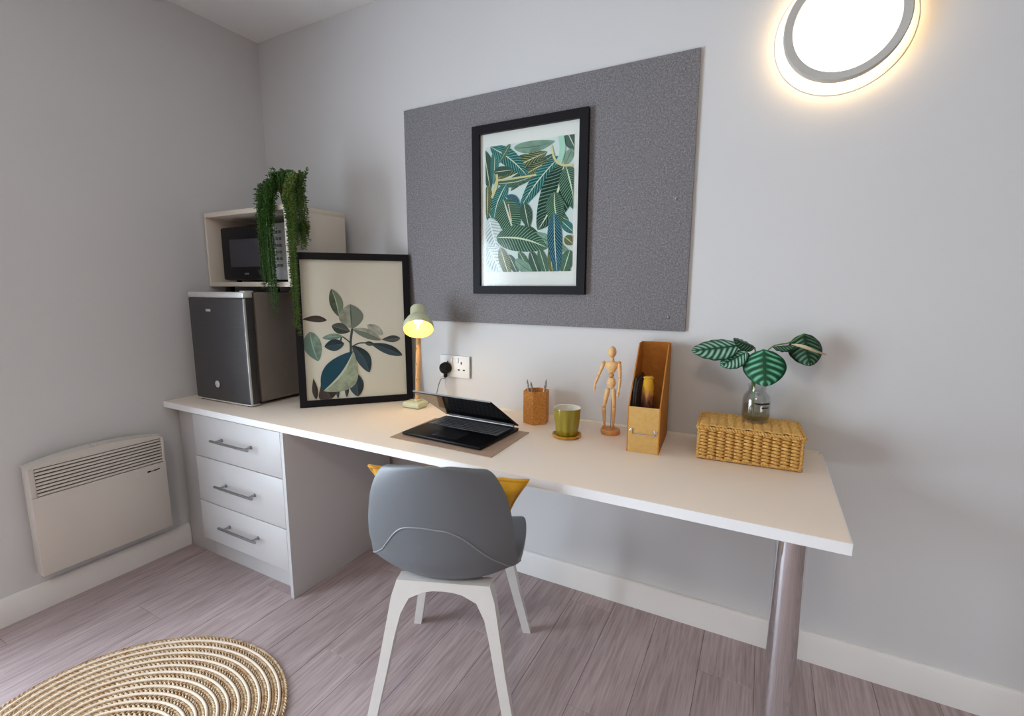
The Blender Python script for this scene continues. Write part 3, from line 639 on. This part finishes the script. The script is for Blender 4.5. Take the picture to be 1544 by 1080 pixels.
sx_, sy_ = 1.8925, -.228
m = MB(); n = 10
m.lathe([(.046, 0), (.054, .006), (.055, .011), (.050, .012), (.044, .007), (.0001, .0065)], 10, (sx_, sy_, DT+.0005)); o = m.build('saucer', simple('mustard glaze', srgb(190, 136, 34), .35, var=.12, nscale=40, coat=.3), None, 20); tag(o, 'mustard brown saucer under the olive ribbed cup', 'saucer')
cupo = thing('ribbed_cup', 'olive green ribbed cup standing on the mustard saucer', 'cup', (sx_, sy_, DT+.0078))
def cup_r(a, z, base): return base+.0016*math.cos(a*10)
m = MB(); NC = 80
profc = [(.034, 0), (.038, .004), (.0425, .03), (.0465, .065), (.049, .100), (.0488, .102)]
pin = [(.0455, .101), (.0430, .065), (.038, .02), (.0001, .018)]
vs_ = []; rows_ = [(r, z, 1) for r, z in profc]
for r, z, k in rows_:
    for j in range(NC): a = 2*math.pi*j/NC; q = r+(.0018*math.cos(a*10) if .003 < z < .099 else 0); vs_.append((q*math.cos(a), q*math.sin(a), z))
m.add(vs_, [(i*NC+j, i*NC+(j+1) % NC, (i+1)*NC+(j+1) % NC, (i+1)*NC+j) for i in range(len(rows_)-1) for j in range(NC)]+[tuple(range(NC))[::-1]])
cb = m.build('body', simple('olive glaze', srgb(142, 126, 30), .3, var=.08, nscale=12, coat=.4), cupo, 60)
m = MB(); m.lathe([(.0488, .102)]+pin, NC, caps=False); m.build('inside', simple('white glaze', srgb(232, 228, 216), .3, var=.02), cupo, 50, 'white glazed inside')

# wooden artist's mannequin
M['manwood'] = simple('pale maple', srgb(226, 184, 128), .5, var=.08, nscale=60)
M['manbase'] = simple('maple base', srgb(210, 150, 88), .5, var=.1, nscale=50)
MY = -.112
mc = Vector((2.0215, MY, DT+.0005))
mn = thing('artist_mannequin', 'jointed wooden artist mannequin on a round base', 'mannequin', mc)
def Q(u, v, dy=0): p = at(u, v, MY+dy); return Vector((p.x-mc.x, dy, p.z-mc.z))
MB().lathe([(.034, 0), (.036, .003), (.036, .014), (.033, .017), (.0001, .017)], 32).build('base', M['manbase'], mn)
def limb(name, a, b, ra, rb, rm=None):
    a, b = Vector(a), Vector(b); rm = rm or (ra+rb)/2*1.1
    P = [a.lerp(b, t) for t in (0, .04, .15, .35, .6, .85, .96, 1)]; rr = [ra*.45, ra*.8, ra, rm, lerp(rm, rb, .5), rb, rb*.8, rb*.4]
    return MB().tube(P, rr, 14).build(name, M['manwood'], mn, 50)
hd = Q(923.1, 531); MB().ball(hd, (.0155, .017, .0215), 18, 12).build('head', M['manwood'], mn)
limb('neck', Q(923.3, 546.5), Q(923.2, 538), .0065, .0065)
m = MB(); sh_z = Q(922.5, 546.5).z; cz = Q(922, 561.5).z
prof_ = [(.012, .008, cz), (.0165, .0125, lerp(cz, sh_z, .25)), (.023, .016, lerp(cz, sh_z, .6)), (.025, .015, lerp(cz, sh_z, .85)), (.020, .011, sh_z+.002), (.008, .006, sh_z+.004)]
xx = Q(922.3, 553).x; vs_ = []
for a_, b_, z_ in prof_:
    for j in range(20): a = 2*math.pi*j/20; vs_.append((xx+a_*math.cos(a), b_*math.sin(a), z_))
m.add(vs_, [(i*20+j, i*20+(j+1) % 20, (i+1)*20+(j+1) % 20, (i+1)*20+j) for i in range(5) for j in range(20)]+[tuple(range(20))[::-1], tuple(100+j for j in range(20))]); m.build('chest', M['manwood'], mn, 50)
MB().ball(Q(922, 565.6), (.0105, .009, .009), 14, 8).build('waist_ball', M['manbase'], mn)
m = MB(); z0_, z1_ = Q(922, 585).z, Q(922, 569.5).z; xx = Q(921.5, 577).x; vs_ = []
for a_, b_, z_ in [(.008, .007, z0_), (.015, .012, lerp(z0_, z1_, .25)), (.0175, .013, lerp(z0_, z1_, .5)), (.014, .011, lerp(z0_, z1_, .85)), (.009, .007, z1_)]:
    for j in range(20): a = 2*math.pi*j/20; vs_.append((xx+a_*math.cos(a), b_*math.sin(a), z_))
m.add(vs_, [(i*20+j, i*20+(j+1) % 20, (i+1)*20+(j+1) % 20, (i+1)*20+j) for i in range(4) for j in range(20)]+[tuple(range(20))[::-1], tuple(80+j for j in range(20))]); m.build('pelvis', M['manwood'], mn, 50)
for sh_, el, wr, hn in (((910.6, 547), (902.6, 566), (896.8, 580), (896, 590)), ((934, 547.5), (935, 570.5), (933.2, 588), (930.8, 599.5))):
    MB().ball(Q(*sh_), .0068, 12, 8).build('shoulder_ball', M['manbase'], mn); limb('upper_arm', Q(*sh_), Q(*el, -.004), .0070, .0058); limb('forearm', Q(*el, -.004), Q(*wr, -.010), .0060, .0042)
    a, b = Q(*wr, -.010), Q(*hn, -.013); m = MB(); m.tube([a, a.lerp(b, .2), a.lerp(b, .6), b], [.003, .0052, .0055, .0025], 10, flat=.6, up=(0, 1, 0)); m.tube([a.lerp(b, .25), a.lerp(b, .5)+Vector((.0, -.006, .0))], [.0025, .0015], 8); m.build('hand', M['manwood'], mn, 50)
for hp_, kn, an, dy in (((917.0, 585), (910.6, 613.4), (911.2, 640), -.004), ((924.8, 586), (925.9, 613.4), (924.4, 641.5), -.002)):
    limb('thigh', Q(*hp_), Q(*kn, -.006), .0092, .0072); MB().ball(Q(*kn, -.006), .0066, 12, 8).build('knee_ball', M['manbase'], mn)
    A = Q(*an, dy); A.z = max(A.z, .027); limb('shin', Q(*kn, -.006), A, .0078, .0050)
    m = MB(); m.tube([A+Vector((0, .006, -.004)), A+Vector((0, -.004, -.005)), A+Vector((0, -.022, -.0063))], [.0045, .0058, .0035], 10, flat=.65, up=(0, 0, 1)); m.build('foot', M['manbase'], mn, 50)
MB().tube([(Q(922, 583).x, .006, .016), (Q(922, 583).x, .006, Q(922, 583).z+.004)], .0013, 8).build('support_rod', M['steel'], mn)

# cardboard magazine file
def kraft(name, a, b):
    t = NT(name); v = t.coord('Object'); t.l(t.ramp(t.noise(60, 4, v, .7), [(.3, a), (.7, b)]), t.b.inputs['Base Color']); t.b.inputs['Roughness'].default_value = .75; t.b.inputs['Specular IOR Level'].default_value = .2; return t.m
M['kraft'] = kraft('kraft card', srgb(200, 158, 92), srgb(214, 172, 106)); M['kraft2'] = kraft('orange kraft card', srgb(178, 112, 44), srgb(198, 130, 58))
mf = thing('magazine_file', 'tan card magazine file with a sloping open front', 'magazine file', (2.177, -.276, DT+.0005), R(4))
fw_, fd, f0, f1 = .104, .248, .154, .345; th_ = .004
cutp = [(0, .0), (fd, .0), (fd, f1), (fd*.72, f1), (0, f0)]
for sgn in (-1, 1):
    m = MB(); x_ = sgn*fw_/2; m.prism(cutp, lambda p, q, d: (d, p, q), min(x_, x_-sgn*th_), max(x_, x_-sgn*th_)); m.build('side_panel', M['kraft2'], mf, 0)
MB().span((-fw_/2+th_, 0, 0), (fw_/2-th_, th_, f0)).build('front_panel', M['kraft'], mf, 0)
MB().span((-fw_/2+th_, fd-th_, 0), (fw_/2-th_, fd, f1)).build('back_panel', M['kraft2'], mf, 0)
MB().span((-fw_/2+th_, th_, 0), (fw_/2-th_, fd-th_, th_)).build('bottom_panel', M['kraft'], mf, 0)
m = MB(); hx, hz = .036, .012
m.tube([(-hx, -.003, .082), (-hx, -.003, .063), (hx, -.003, .063), (hx, -.003, .082)], .0026, 8, flat=.7, up=(0, 1, 0))
for sgn in (-1, 1): m.ball((sgn*(hx+.004), -.001, .074), (.0055, .0022, .006), 10, 6)
m.build('label_holder', M['chrome'], mf, 40, 'small metal label holder')
bk = thing('black_booklet', 'black booklet standing at the left inside the magazine file', 'book', (2.177, -.276, DT+.0005), R(4))
m = MB(); m.prism([(.012, .006), (.21, .006), (.21, .235), (.055, .238), (.03, .20)], lambda p, q, d: (-fw_/2+th_+.002+d+.02*(q-.006), p, q), 0, .006); m.build('cover', simple('black cover', (.012, .013, .018, 1), .35), bk, 0)
m = MB(); m.prism([(.014, .008), (.205, .008), (.205, .228), (.06, .23), (.034, .196)], lambda p, q, d: (-fw_/2+th_+.0085+d+.02*(q-.006), p, q), 0, .004); m.build('pages', simple('dark pages', (.06, .05, .055, 1), .6), bk, 0)
yb = thing('yellow_pouch', 'yellow and brown patterned pouch inside the magazine file', 'pouch', (2.177, -.276, DT+.0005), R(4))
t = NT('yellow brown cloth'); sp = t.n('ShaderNodeSeparateXYZ'); t.l(t.coord('Object'), sp.inputs[0])
hz_ = t.math('ADD', sp.outputs[2], t.math('MULTIPLY', t.noise(60, 3, t.coord('Object', (3, 1, .6))), .10))
t.l(t.ramp(t.math('MULTIPLY', hz_, 3.4), [(.62, srgb(66, 34, 30)), (.75, srgb(150, 96, 74)), (.82, srgb(206, 150, 60)), (.92, srgb(206, 152, 28))]), t.b.inputs['Base Color']); t.b.inputs['Roughness'].default_value = .8
def yf(u, v):
    a = u*2*math.pi; wv = .015+.006*math.sin(math.pi*min(1, v*.9+.1)); z = .006+.238*v
    return (-.008+.010*v+wv*math.cos(a)*1.0+.002*math.sin(v*17+a*3), .095-.035*v+wv*.75*math.sin(a), z-.006*math.cos(a*3)*(v > .95))
m = MB(); m.grid(yf, 20, 14); m.build('cloth', t.m, yb, 60)
m = MB(); m.ball((.002, .060, .243), (.0175, .013, .006), 14, 8); m.build('cap', simple('yellow flap', srgb(204, 154, 30), .7, var=.1), yb)

# woven basket with a lid
def straw(name, a, b, c):
    t = NT(name); v = t.coord('Object'); oi = t.n('ShaderNodeObjectInfo').outputs['Random']
    col = t.ramp(t.noise(150, 3, v, .7), [(.28, a), (.5, b), (.74, c)]); t.l(col, t.b.inputs['Base Color']); t.b.inputs['Roughness'].default_value = .65; t.bump(t.noise(500, 2, v), .3, .0008); return t.m
M['straw'] = straw('golden seagrass', srgb(164, 112, 44), srgb(212, 162, 84), srgb(236, 196, 122)); M['strawdark'] = simple('shadowed core', srgb(104, 66, 26), .9)
bw, bd, bh = .288, .176, .112
bsk = thing('woven_basket', 'golden woven seagrass basket with a lid', 'basket', (2.4875, -.2305, DT+.0005), R(3.0))
a = bw/2
MB().span((-a+.007, .007, .004), (a-.007, bd-.007, bh-.012), .004).build('liner', M['strawdark'], bsk)
ROW = 9
def weave_column(w_, h_, rows_, off):
    m = MB(); rh = h_/rows_
    for k in range(rows_):
        z = rh*(k+.5)+(rh*.25 if off else -rh*.1)
        m.tube([(-w_*.52, .004, z), (-w_*.40, -.001, z+.0006), (-w_*.12, -.0046, z+.0016), (w_*.12, -.0046, z-.0006), (w_*.36, -.001, z-.0016), (w_*.50, .005, z-.001)], [rh*.28, rh*.42, rh*.48, rh*.48, rh*.42, rh*.28], 8)
    m.tube([(-w_*.5, .003, 0), (-w_*.5, .003, h_)], .0018, 6)
    return m
NCOL = 11; cwd = (bw-.008)/NCOL
wc = [weave_column(cwd, bh-.016, ROW, k).mesh('weave_column', 50) for k in (0, 1)]
for q in wc: q.materials.append(M['straw'])
for k in range(NCOL):
    for (yy, rz) in ((.004, 0), (bd-.004, math.pi)):
        o = bpy.data.objects.new('weave_column', wc[k % 2]); COL.objects.link(o); o.parent = bsk; o.location = (-a+.004+cwd*(k+.5), yy, .003); o.rotation_euler = (0, 0, rz)
NS = 7; swd = (bd-.008)/NS
ws = [weave_column(swd, bh-.016, ROW, k).mesh('weave_column', 50) for k in (0, 1)]
for q in ws: q.materials.append(M['straw'])
for k in range(NS):
    for (xx, rz) in ((-a+.004, -math.pi/2), (a-.004, math.pi/2)):
        o = bpy.data.objects.new('weave_column', ws[k % 2]); COL.objects.link(o); o.parent = bsk; o.location = (xx, .004+swd*(k+.5), .003); o.rotation_euler = (0, 0, rz)
def rope(path, r, n, closed=False, tw=24):
    m = MB(); P = spline(path+([path[0]] if closed else []), n)
    for ph in (0, math.pi):
        q = []
        for k, p in enumerate(P):
            t = (P[min(k+1, n-1)]-P[max(0, k-1)]).normalized(); e = t.orthogonal().normalized() if abs(t.z) < .9 else Vector((1, 0, 0)); f = t.cross(e); an = ph+tw*2*math.pi*k/n
            q.append(p+(e*math.cos(an)+f*math.sin(an))*r*.55)
        m.tube(q, r*.6, 6)
    return m
def straight(pa, pb): return [Vector(pa).lerp(Vector(pb), t) for t in (0, .33, .66, 1)]
rp_ = MB()
for px, py in ((-a+.002, .002), (a-.002, .002), (-a+.002, bd-.002), (a-.002, bd-.002)):
    rope(straight((px, py, .003), (px, py, bh-.014)), .0042, 50, tw=7).build('corner_post', M['straw'], bsk, 50)
for pa, pb in (((-a, .001, .005), (a, .001, .005)), ((-a, bd-.001, .005), (a, bd-.001, .005)), ((-a, .001, .005), (-a, bd, .005)), ((a, .001, .005), (a, bd, .005))):
    rope(straight(pa, pb), .0042, 110, tw=20).build('base_rope', M['straw'], bsk, 50)
lidb = MB().span((-a-.001, -.001, bh-.012), (a+.001, bd+.001, bh-.004), .003).build('lid', M['strawdark'], bsk)
wl_ = [weave_column(cwd*1.03, bd, 13, k).mesh('lid_weave_column', 50) for k in (0, 1)]
for q in wl_: q.materials.append(M['straw'])
for k in range(NCOL):
    o = bpy.data.objects.new('lid_weave_column', wl_[k % 2]); COL.objects.link(o); o.parent = lidb; o.location = (-a+.004+cwd*(k+.5), 0, bh-.004+.0005); o.rotation_euler = (R(-90), 0, 0); o.scale = (1, .55, 1)
zl = bh-.009
for pa, pb in (((-a-.003, -.003, zl), (a+.003, -.003, zl)), ((-a-.003, bd+.003, zl), (a+.003, bd+.003, zl)), ((-a-.003, -.003, zl), (-a-.003, bd+.003, zl)), ((a+.003, -.003, zl), (a+.003, bd+.003, zl))):
    rope(straight(pa, pb), .0055, 110, tw=18).build('rim_rope', M['straw'], lidb, 50)
BTOP = DT+.0005+bh+.0042

# jar with cuttings
def glass():
    t = NT('clear jar glass'); tr = t.n('ShaderNodeBsdfTransparent'); tr.inputs[0].default_value = (.93, .95, .94, 1); gl = t.n('ShaderNodeBsdfGlossy'); gl.inputs['Roughness'].default_value = .03
    lw_ = t.n('ShaderNodeLayerWeight'); lw_.inputs['Blend'].default_value = .35; mx = t.n('ShaderNodeMixShader'); t.l(t.math('MULTIPLY_ADD', lw_.outputs['Facing'], .45, .06), mx.inputs[0]); t.l(tr.outputs[0], mx.inputs[1]); t.l(gl.outputs[0], mx.inputs[2]); t.l(mx.outputs[0], t.t.nodes['Material Output'].inputs['Surface']); return t.m
jc = Vector((2.499, -.122, BTOP+.0006))
jar = thing('glass_jar', 'clear glass jar standing on the woven basket', 'jar', jc)
m = MB(); m.lathe([(.030, 0), (.037, .002), (.0405, .008), (.0412, .03), (.0412, .068), (.038, .082), (.029, .094), (.0255, .100), (.0255, .112), (.0275, .114), (.0275, .118), (.0235, .118), (.0225, .100), (.026, .092), (.035, .080), (.0385, .067), (.0385, .010), (.034, .005), (.0001, .0045)], 48); m.build('glass', glass(), jar, 50)
t = NT('murky water'); tr = t.n('ShaderNodeBsdfTransparent'); tr.inputs[0].default_value = (.90, .85, .76, 1); mx = t.n('ShaderNodeMixShader'); mx.inputs[0].default_value = .88; gl = t.n('ShaderNodeBsdfGlossy'); gl.inputs['Roughness'].default_value = .05
t.l(gl.outputs[0], mx.inputs[1]); t.l(tr.outputs[0], mx.inputs[2]); t.l(mx.outputs[0], t.t.nodes['Material Output'].inputs['Surface'])
MB().lathe([(.0001, .0052), (.0335, .0054), (.0380, .011), (.0380, .050), (.0001, .050)], 40).build('water', t.m, jar, 40)
def arc_band(a0, a1, z0, z1, r):
    return MB().grid(lambda u, v: (r*math.cos(lerp(a0, a1, u)), r*math.sin(lerp(a0, a1, u)), lerp(z0, z1, v)), 16, 1)
inkm = simple('dark brown print', (.018, .010, .010, 1), .5)
for a0, a1, z0, z1 in ((-96, -90, .068, .072), (-89, -64, .066, .0715), (-63, -25, .0665, .0725), (-66, -33, .054, .059)):
    arc_band(R(a0), R(a1), z0-.006, z1-.006, .0416).build('printed_lettering', inkm, jar, 0, 'dark brown printed lettering')
def calathea(name, dark, mid, pale, w=.5, freq=8.0):
    t = NT(name); sp = t.n('ShaderNodeSeparateXYZ'); t.l(t.coord('UV'), sp.inputs[0]); U, V = sp.outputs[0], sp.outputs[1]
    av = t.math('ABSOLUTE', t.math('SUBTRACT', t.math('MULTIPLY', V, 2), 1))
    s_ = t.math('SINE', t.math('MULTIPLY', t.math('SUBTRACT', U, t.math('MULTIPLY', t.math('POWER', av, 1.3), .20)), freq*6.2832))
    n = t.noise(60, 2, t.coord('Object'))
    bell = t.math('SUBTRACT', 1.0, t.math('POWER', t.math('ABSOLUTE', t.math('MULTIPLY', t.math('SUBTRACT', av, .48), 2.0)), 2.0))
    st_ = t.ramp(t.math('MULTIPLY', t.math('ADD', t.math('MULTIPLY', s_, .42), t.math('ADD', .34, t.math('MULTIPLY', n, .32))), t.math('MULTIPLY_ADD', bell, .75, .30)), [(.12, dark), (.45, mid), (.88, pale)])
    edge = t.math('MAXIMUM', t.math('GREATER_THAN', av, .93), t.math('LESS_THAN', av, .07))
    t.l(t.mix(edge, st_, dark), t.b.inputs['Base Color']); t.b.inputs['Roughness'].default_value = .45; t.b.inputs['Specular IOR Level'].default_value = .3; return t.m
cG = calathea('striped calathea leaf', srgb(6, 66, 40), srgb(16, 98, 62), srgb(110, 178, 148), freq=6.2); cP = calathea('pale striped calathea leaf', srgb(16, 64, 46), srgb(84, 138, 114), srgb(160, 194, 174), freq=8); cD = calathea('dark striped calathea leaf', srgb(12, 44, 28), srgb(24, 70, 44), srgb(88, 128, 100), freq=8)
back = simple('cream leaf underside', srgb(196, 178, 142), .6, var=.1)
cut = thing('calathea_cutting', 'striped calathea leaves growing from the glass jar', 'plant', (jc.x, jc.y, jc.z+.006))
o0 = Vector((jc.x, jc.y, jc.z+.006))
def leaf3(base, tip, normal, wd, mat, cup=.15, droop=0, fat=.5, side=0, name='leaf'):
    base, tip = Vector(base)-o0, Vector(tip)-o0; L = tip-base; n = Vector(normal); n = (n-L*n.dot(L)/L.length_squared).normalized(); sd = L.normalized().cross(n)
    def fn(u, v):
        pr_ = math.sin(math.pi*min(1, max(0, u)**(math.log(.5)/math.log(fat))))**.62 if 0 < u < 1 else 0
        x = (v*2-1)
        return base+L*u+sd*x*wd*.5*pr_+n*(-cup*wd*abs(x)**1.5*pr_*.5-droop*L.length*(u*u-u)*-1+.0014*math.sin(u*30)*abs(x))
    m = MB(); m.grid(fn, 22, 10); o = m.build(name, mat, cut, 0); o.data.shade_smooth()
    sl = o.modifiers.new('thickness', 'SOLIDIFY'); sl.thickness = .0009; sl.offset = 0
    return o
def stalk(pts, r=.0022): return MB().tube([Vector(p)-o0 for p in spline(pts, 14)], r, 7).build('stalk', simple('green stalk', srgb(96, 126, 62), .5, var=.1), cut)
nk = (2.493, -.124, jc.z+.030)
YC = -.135
A_ = lambda u, v, Y=YC: tuple(at(u, v, Y))
# broad leaf hanging in front
leaf3(A_(1152, 527, -.150), A_(1154, 583, -.190), (.05, -.93, .36), .122, cG, .22, .04, .45)
stalk([nk, A_(1136, 580, -.12), A_(1140, 545, -.115), A_(1148, 529, -.135), A_(1152, 528, -.150)])
# long pale leaf on the left
leaf3(A_(1114, 521, -.14), A_(1042, 529, -.19), (-.10, -.72, .68), .088, cP, .2, .06, .42)
leaf3(A_(1126, 531, -.15), A_(1086, 552, -.18), (-.2, -.86, .46), .064, cP, .25, .0, .45)
leaf3(A_(1138, 524, -.12), A_(1106, 511, -.16), (.1, -.70, .70), .046, cD, .5, .05, .45)
stalk([nk, A_(1134, 580, -.12), A_(1132, 548, -.12), A_(1124, 530, -.135), A_(1114, 521, -.14)]); stalk([A_(1133, 548, -.12), A_(1130, 536, -.135), A_(1126, 531, -.15)]); stalk([nk, A_(1136, 578, -.12), A_(1140, 545, -.11), A_(1138, 524, -.12)])
# slim leaf and dark leaf on the right
leaf3(A_(1164, 523, -.12), A_(1200, 520, -.11), (.0, -.30, .95), .040, cD, .6, .04, .5)
leaf3(A_(1212, 503, -.085), A_(1222, 552, -.125), (.10, -.90, .40), .094, cD, .5, .08, .42)
stalk([nk, A_(1138, 578, -.118), A_(1150, 540, -.10), A_(1166, 522, -.11), A_(1190, 517, -.10), A_(1212, 504, -.085)])
m = MB(); m.tube([Vector(p)-o0 for p in spline([A_(1193, 519, -.13), A_(1212, 523, -.14), A_(1230, 530, -.13), A_(1246, 535, -.10)], 12)], [.0008, .003, .0055, .007, .0075, .007, .006, .005, .0045, .004, .0034, .002], 8, flat=.5); m.build('rolled_leaf', back, cut, 50, 'cream rolled new leaf')
for k in range(5): stalk([(nk[0]+.004*k-.008, nk[1], nk[2]), (nk[0]+.006*k-.012, nk[1]+.004*(k % 2), jc.z+.020), (nk[0]+.009*k-.018, nk[1]-.003, jc.z+.010)], .0012)

# ------------------------------------------------------------------ chair with cushion
cc = Vector((1.674, -.630, 0)); lat = Vector((.934, .357, 0))
ch = thing('desk_chair', 'grey moulded plastic chair with white legs at the desk', 'chair', cc, math.atan2(.357, .934))
M['shell'] = simple('grey moulded plastic', srgb(108, 113, 119), .42, var=.015, nscale=6)
M['chleg'] = simple('white painted leg', srgb(222, 219, 216), .4, var=.02)
SP = [(.245, .430, .150), (.238, .447, .183), (.19, .458, .207), (.10, .457, .217), (0, .449, .219), (-.10, .446, .218), (-.163, .460, .215), (-.196, .510, .211), (-.212, .575, .211), (-.226, .655, .205), (-.240, .738, .188), (-.249, .796, .160), (-.253, .821, .130), (-.2545, .829, .080)]
def smooth(x, a, b): t = min(1, max(0, (x-a)/(b-a))); return t*t*(3-2*t)
def shell(u, t):
    f, z, w_ = crom(SP, t); bk = smooth(t, 4.0, 7.5); lift = smooth(t, 2.5, 6.0)*(1-smooth(t, 6.5, 9))
    front = 1-smooth(t, 0, 2.5)
    return Vector((w_*u, f+.040*bk*abs(u)**2.2-.018*front*abs(u)**3, z+.050*lift*abs(u)**2.2+.012*(1-bk)*abs(u)**3-.010*smooth(t, 11, 13)*abs(u)**2*2+(.006*smooth(t, 11, 13)*(u*u*2-u**4*2))))
m = MB(); m.grid(lambda a, b: shell(a*2-1, b*13), 36, 60); so = m.build('shell', M['shell'], ch, 0, 'grey moulded seat and back shell'); so.data.shade_smooth()
sl = so.modifiers.new('thickness', 'SOLIDIFY'); sl.thickness = .009; sl.offset = -1 if False else 0
sb = so.modifiers.new('soft edge', 'BEVEL'); sb.width = .003; sb.segments = 2; sb.limit_method = 'ANGLE'; sb.angle_limit = R(50)
def rear(u, t):
    p = shell(u, t); du = shell(min(1, u+.02), t)-shell(max(-1, u-.02), t); dt_ = shell(u, min(13, t+.05))-shell(u, max(0, t-.05)); n = du.cross(dt_).normalized()
    if n.y > 0 and t > 6.5: n = -n
    if n.z > 0 and t <= 6.5: n = -n
    return p+n*.0046
SE = [(-1, 6.0), (-.86, 6.9), (-.68, 8.1), (-.5, 8.72), (-.25, 8.86), (0, 8.82), (.2, 8.74), (.42, 8.35), (.65, 7.5), (.85, 6.4), (1, 5.2)]
m = MB(); m.tube([rear(*crom(SE, 10*k/70)) for k in range(71)], .0024, 8); m.build('seam_ridge', simple('grey ridge', srgb(140, 143, 146), .35, var=.01), ch, 60, 'raised seam across the back')
# legs: tapered blades flaring into a crossbar
LZ = .447
def leg_poly(sg): 
    p = [(.058, LZ), (.138, LZ), (.153, .40), (.187, .20), (.227, 0), (.198, 0), (.163, .17), (.139, .29), (.124, .350), (.100, .396), (.058, .416)]
    p = [(sg*x, z) for x, z in p]; return p if sg > 0 else p[::-1]
def legf(front):
    s_ = 1 if front else -1
    return lambda p, q, d: (p, s_*(.150+(LZ-q)*.175)+d*(.55+.45*q/LZ), q)
for s_ in (0, 1):
    for sg in (-1, 1):
        m = MB(); m.prism(leg_poly(sg), legf(s_), -.022, .022); m.build('leg', M['chleg'], ch, 30)
    m = MB(); m.prism([(-.058, .416), (-.03, .4215), (0, .423), (.03, .4215), (.058, .416), (.058, LZ), (-.058, LZ)], legf(s_), -.022, .022); m.build('crossbar', M['chleg'], ch, 30)
m = MB()
for sg in (-1, 1): m.span((sg*.09-.015, -.13, .425), (sg*.09+.015, .13, .446), .003)
m.build('seat_rail', M['chleg'], ch)
# cushion
def cloth_mat():
    t = NT('mustard cotton'); v = t.coord('Object'); t.l(t.ramp(t.noise(18, 3, v), [(.3, srgb(196, 138, 16)), (.7, srgb(222, 166, 34))]), t.b.inputs['Base Color']); t.b.inputs['Roughness'].default_value = .85; t.b.inputs['Sheen Weight'].default_value = .2
    wv = t.noise(700, 2, v); t.bump(wv, .25, .001); return t.m
M['mustard'] = cloth_mat()
cu = thing('cushion', 'mustard yellow cushion propped on the grey chair', 'cushion', cc+lat*0+Vector((-.357, .934, 0))*(-.088)+Vector((0, 0, .468)), math.atan2(.357, .934))
CW, CHT, CT = .229, .155, .060
tilt = Matrix.Rotation(R(2.6), 3, 'Y') @ Matrix.Rotation(R(11), 3, 'X')
def pil(u, v, sd):
    x, y = u*2-1, v*2-1
    pin = 1-.10*(1-abs(y)**2)*abs(x)**4
    px = CW*(.72+.28*v)*x*(1-.16*(1-y*y)); py = CHT*y*(1-.09*(1-x*x))
    th = CT*max(0, (1-x**4)*(1-y**4))**.55+.004
    wr = .003*math.sin(14*x+5*y)*(abs(x*y))
    return tilt @ Vector((px, sd*th+wr, py+CHT))
m = MB(); m.grid(lambda a, b: pil(a, b, -1), 34, 26); m.grid(lambda a, b: pil(1-a, b, 1), 34, 26)
m.build('cover', M['mustard'], cu, 60)
ring = [pil(k/30, 0, 0) for k in range(30)]+[pil(1, k/22, 0) for k in range(22)]+[pil(1-k/30, 1, 0) for k in range(30)]+[pil(0, 1-k/22, 0) for k in range(22)]
m = MB(); m.tube(ring, .0062, 8, closed=True); m.build('piping', M['mustard'], cu, 60, 'mustard piped edge')

# ------------------------------------------------------------------ oval rug
rug = thing('oval_rug', 'oval braided jute rug with cream cords', 'rug', (.931, -1.265, 0), math.atan2(.409, .913))
RA, RB_ = .449, .376
def jute():
    t = NT('jute braid'); v = t.coord('Object'); n = t.noise(70, 3, v, .8); n2 = t.noise(7, 2, v)
    c = t.ramp(n, [(.30, srgb(136, 102, 66)), (.46, srgb(194, 164, 128)), (.66, srgb(222, 202, 174))])
    c = t.mix(t.math('MULTIPLY', t.math('GREATER_THAN', t.noise(24, 2, v), .60), .5), c, srgb(168, 120, 66)); t.l(c, t.b.inputs['Base Color']); t.b.inputs['Roughness'].default_value = .9; t.bump(t.noise(420, 2, v), .5, .001); return t.m
M['jute'] = jute(); M['cream'] = simple('cream cotton cord', srgb(222, 204, 186), .85, var=.05, nscale=60, bump=.3, bscale=400)
m = MB(); m.lathe([(1, .0008), (1, .004), (.0001, .004)], 90)
m.v = [(x*(RA-.008), y*(RB_-.008), z) for x, y, z in m.v]; m.build('backing', simple('jute backing', srgb(120, 92, 58), .9), rug, 0)
pitch = .0285; k = 0
def ering(a, b, z, n): return [Vector((a*math.cos(2*math.pi*j/n), b*math.sin(2*math.pi*j/n), z)) for j in range(n)]
ra, rb = RA-.009, RB_-.009
while rb > .012:
    per = math.pi*(3*(ra+rb)-math.sqrt((3*ra+rb)*(ra+3*rb))); nb = max(10, int(per/.0125)); m = MB()
    base = ering(ra, rb, .0075, nb*2)
    for j in range(nb):
        for sd, o_ in ((1, 0), (-1, 1)):
            p = base[(2*j+o_) % (2*nb)]; q = base[(2*j+o_+1) % (2*nb)]; tg = (q-p).normalized(); nr = Vector((tg.y, -tg.x, 0))*sd
            c = p+nr*.0042; d = (tg+nr*-.55).normalized(); e = Vector((0, 0, 1)).cross(d); Lh, wh, hh = .0088, .0046, .0044
            vs_ = [c-d*Lh, c+e*wh, c+d*Lh, c-e*wh, c+Vector((0, 0, hh))-d*.003, c+Vector((0, 0, hh))+d*.003, c-Vector((0, 0, .004))]
            m.add(vs_, [(3, 4, 0), (0, 4, 1), (4, 5, 1), (1, 5, 2), (2, 5, 3), (5, 4, 3), (0, 1, 6), (1, 2, 6), (2, 3, 6), (3, 0, 6)])
    m.build('jute_braid', M['jute'], rug, 60)
    ca, cb_ = ra-.0150, rb-.0150
    if cb_ > .012: MB().tube(ering(ca, cb_, .0082, max(24, int(per/.02))), .0048, 8, closed=True, up=(0, 0, 1)).build('cream_cord', M['cream'], rug, 60)
    ra -= pitch; rb -= pitch; k += 1
